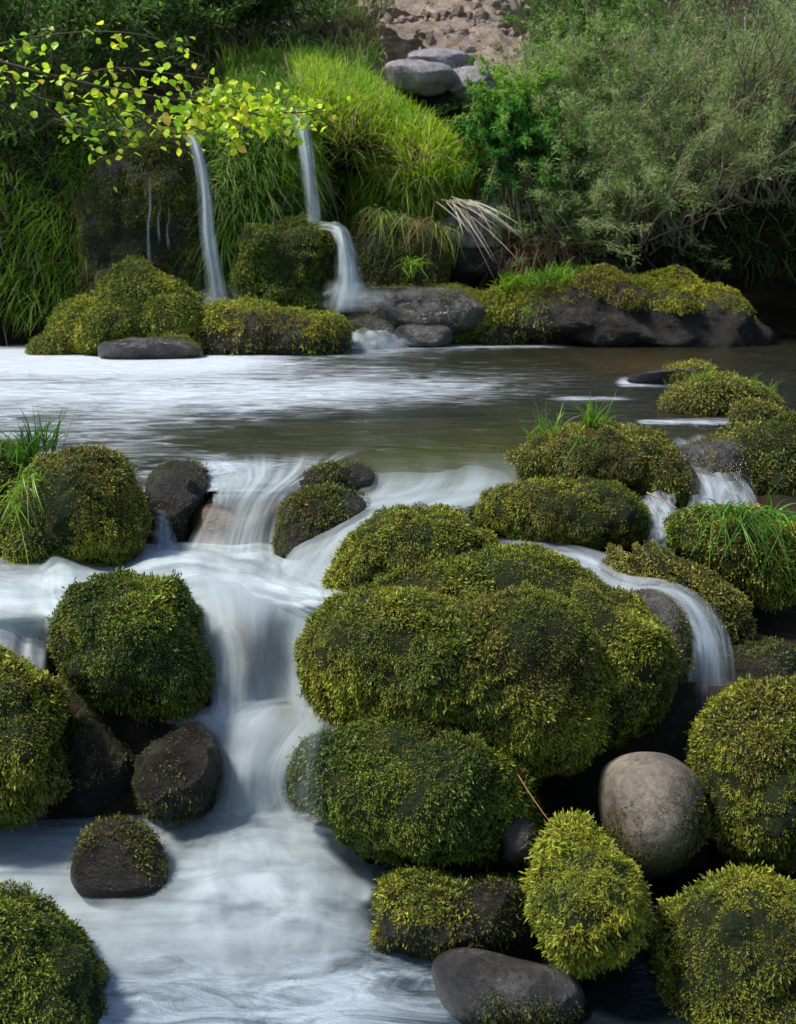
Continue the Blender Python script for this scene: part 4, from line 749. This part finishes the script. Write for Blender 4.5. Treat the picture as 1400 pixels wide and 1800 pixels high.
# shrubs: stems arching out of a base with fine leaves
def shrub(name, label, base, h, wdt, nst, nleaf, ls, lw, ca, cb, stemc, lean=(0, -.3, 1), spread=.5, cat='shrub', mat=None, group=None, cc=None):
    b = pt(base); e = empty(name, b, label, cat, group); K = 9
    d = nz(np.array(lean) + rng.normal(0, spread, (nst, 3))); l = h * (.45 + .6 * rng.random(nst)); t = np.linspace(0, 1, K)
    p0 = b + rng.normal(0, 1, (nst, 3)) * [wdt, wdt * .5, .04]
    wob = np.cumsum(rng.normal(0, .035, (nst, K, 3)), 1) * l[:, None, None]
    pa = p0[:, None] + d[:, None] * (l[:, None] * t)[..., None] + wob + np.array([0, -.1, -.25]) * (l[:, None] * t ** 2)[..., None]
    v, f, c = tubes(pa, (np.linspace(1, .25, K) * .006)[None] * (h / .8), stemc, 3); mesh('stems', v, f, M_twig, e, colr=c)
    m = nst * nleaf; si = rng.integers(0, nst, m); tt = .25 + .75 * rng.random(m) ** .7; ki = np.minimum((tt * (K - 1)).astype(int), K - 2); fr = (tt * (K - 1) - ki)[:, None]
    p = pa[si, ki] * (1 - fr) + pa[si, ki + 1] * fr + rng.normal(0, .02 * h, (m, 3)); dd = nz(d[si] + rng.normal(0, .75, (m, 3)))
    c = gcols(p, ca, cb, 4, 5, cc); v, f, cl = blades(p, dd, ls * (.5 + rng.random(m)), lw, .3, c, 2); mesh('foliage', v, f, mat or M_leaf, e, colr=cl)
    return e
GG, GG2 = (.42, .56, .17), (.22, .38, .08)
for i, (bx, by, bd, h, lab) in enumerate([
   (1020, 430, 9.3, .95, 'wispy grey-green shrub low on the right bank above the brown roots'),
   (1040, 300, 9.45, .95, 'wispy grey-green shrub halfway up the right bank, densest of them'),
   (1000, 190, 9.8, .75, 'wispy grey-green shrub reaching up to the scree edge'),
   (1060, 160, 9.9, .9, 'wispy grey-green shrub highest on the right bank'),
   (1120, 420, 9.2, 1.2, 'wispy shrub at the right rim of the bank'),
   (1180, 260, 9.5, 1.3, 'tall wispy shrub up the bank at right'),
   (1300, 350, 9.3, 1.2, 'spreading wispy shrub above the dark overhang'),
   (1380, 230, 9.4, 1.5, 'wispy shrub at the far right')]):
    shrub('wispy_shrub', lab, (bx, by, bd), h, .22, 110, 130, .04, .005, GG, GG2, (.22, .17, .13), (0, -.5, .8) if bx < 1100 else (0, -.15, 1.1), .55 if bx < 1100 else .4, group='wispy shrubs on the right bank', cc=(.48, .43, .32))
shrub('leafy_plant', 'dark green leafy plant right of the pale slabs', (885, 275, 9.2), .5, .12, 90, 130, .04, .015, (.15, .38, .05), (.06, .20, .03), (.1, .1, .04), (0, -.6, .7), .6, cat='plant')
shrub('leafy_plant', 'fresh green bush under the upright slab, above the straw', (900, 210, 9.35), .5, .12, 90, 120, .04, .013, (.26, .46, .06), (.12, .26, .04), (.1, .1, .04), (0, -.4, .9), .6, cat='plant')
shrub('leafy_plant', 'bright green bush near the top right of the bank', (1060, 110, 10.2), .9, .25, 80, 130, .045, .014, (.16, .30, .04), (.08, .17, .03), (.1, .1, .04), (0, -.4, .9), .6, cat='plant')
for bx, by, bd, lab in [(120, 120, 10, 'leafy bush above the left cliff'), (-50, 220, 9, 'leafy bush left of the cliff'), (260, 60, 10.8, 'leafy bush behind the hanging branch'), (420, 50, 11.2, 'leafy bush at the top of the bank, left of the grass')]:
    shrub('leafy_plant', lab, (bx, by, bd), 1.5, .4, 100, 150, .05, .02, (.10, .2, .03), (.04, .1, .015), (.1, .08, .05), (0, -.3, 1), .6, cat='bush')
# overhanging branch with young leaves
def branch():
    D = 4.6
    twigs = [[(-250, 20, D), (-60, 90, D), (120, 140, D), (300, 175, D), (420, 190, D), (520, 200, D)],
             [(120, 140, D), (220, 190, D), (300, 215, D - .05), (345, 225, D - .1)], [(300, 175, D), (370, 180, D), (410, 165, D + .05), (470, 160, D + .1)],
             [(360, 182, D), (400, 205, D - .05), (425, 235, D - .1)], [(420, 190, D), (470, 205, D - .05), (520, 195, D - .05)], [(470, 196, D), (530, 198, D), (570, 190, D)],
             [(120, 140, D), (200, 120, D), (300, 130, D), (400, 145, D)], [(-60, 90, D), (60, 170, D), (140, 240, D), (190, 300, D)], [(-60, 90, D), (100, 60, D), (240, 60, D), (360, 100, D)],
             [(60, 170, D), (160, 200, D), (240, 250, D)]]
    e = empty('leafy_branch', pt(twigs[0][0]), 'overhanging branch of translucent yellow-green young leaves at upper left', 'branch')
    pa = np.array([catmull(np.array([pt(q) for q in t]), 16) for t in twigs]); rr = np.stack([np.linspace(.009 if i == 0 else .004, .0015, 16) for i in range(len(twigs))])
    v, f, c = tubes(pa, rr, (.06, .045, .025), 5); mesh('twigs', v, f, M_twig, e, colr=c)
    m = 800; si = rng.choice(len(twigs), m, p=np.array([3, 1.5, 2.2, 1.6, 1.8, 1.2, 1, .6, .6, .7]) / 14.2); tt = .15 + .85 * rng.random(m); k = np.minimum((tt * 15).astype(int), 14)
    p = pa[si, k] + rng.normal(0, .032, (m, 3)) + [0, 0, -.01]
    ax = nz(rng.normal(0, 1, (m, 3)) * [1, 1, .5] + [0.2, -.3, -.3]); up = nz(rng.normal(0, .5, (m, 3)) + [0, -.5, .8]); sd_ = nz(np.cross(ax, up)); up = np.cross(sd_, ax)
    L = (.019 + .021 * rng.random(m))[:, None]
    prof = [(0, 0), (.2, .26), (.45, .38), (.7, .30), (1, 0)]; Vs = []
    for t, w_ in prof:
        c0 = p + ax * L * t - up * L * .25 * t * t; Vs += [c0 + sd_ * L * w_ + up * L * w_ * .2, c0 - up * 0, c0 - sd_ * L * w_ + up * L * w_ * .2]
    V = np.stack(Vs, 1).reshape(-1, 3); F = []
    for r_ in range(4):
        for s_ in range(2): F.append([r_ * 3 + s_, r_ * 3 + s_ + 1, (r_ + 1) * 3 + s_ + 1, (r_ + 1) * 3 + s_])
    F = (np.array(F)[None] + (np.arange(m) * 15)[:, None, None]).reshape(-1, 4)
    cl = np.repeat(gcols(p, (.60, .74, .03), (.40, .64, .03), 6, 2, (.66, .56, .06)), 15, 0)
    mesh('leaves', V, F, M_leaf, e, colr=cl)
branch()
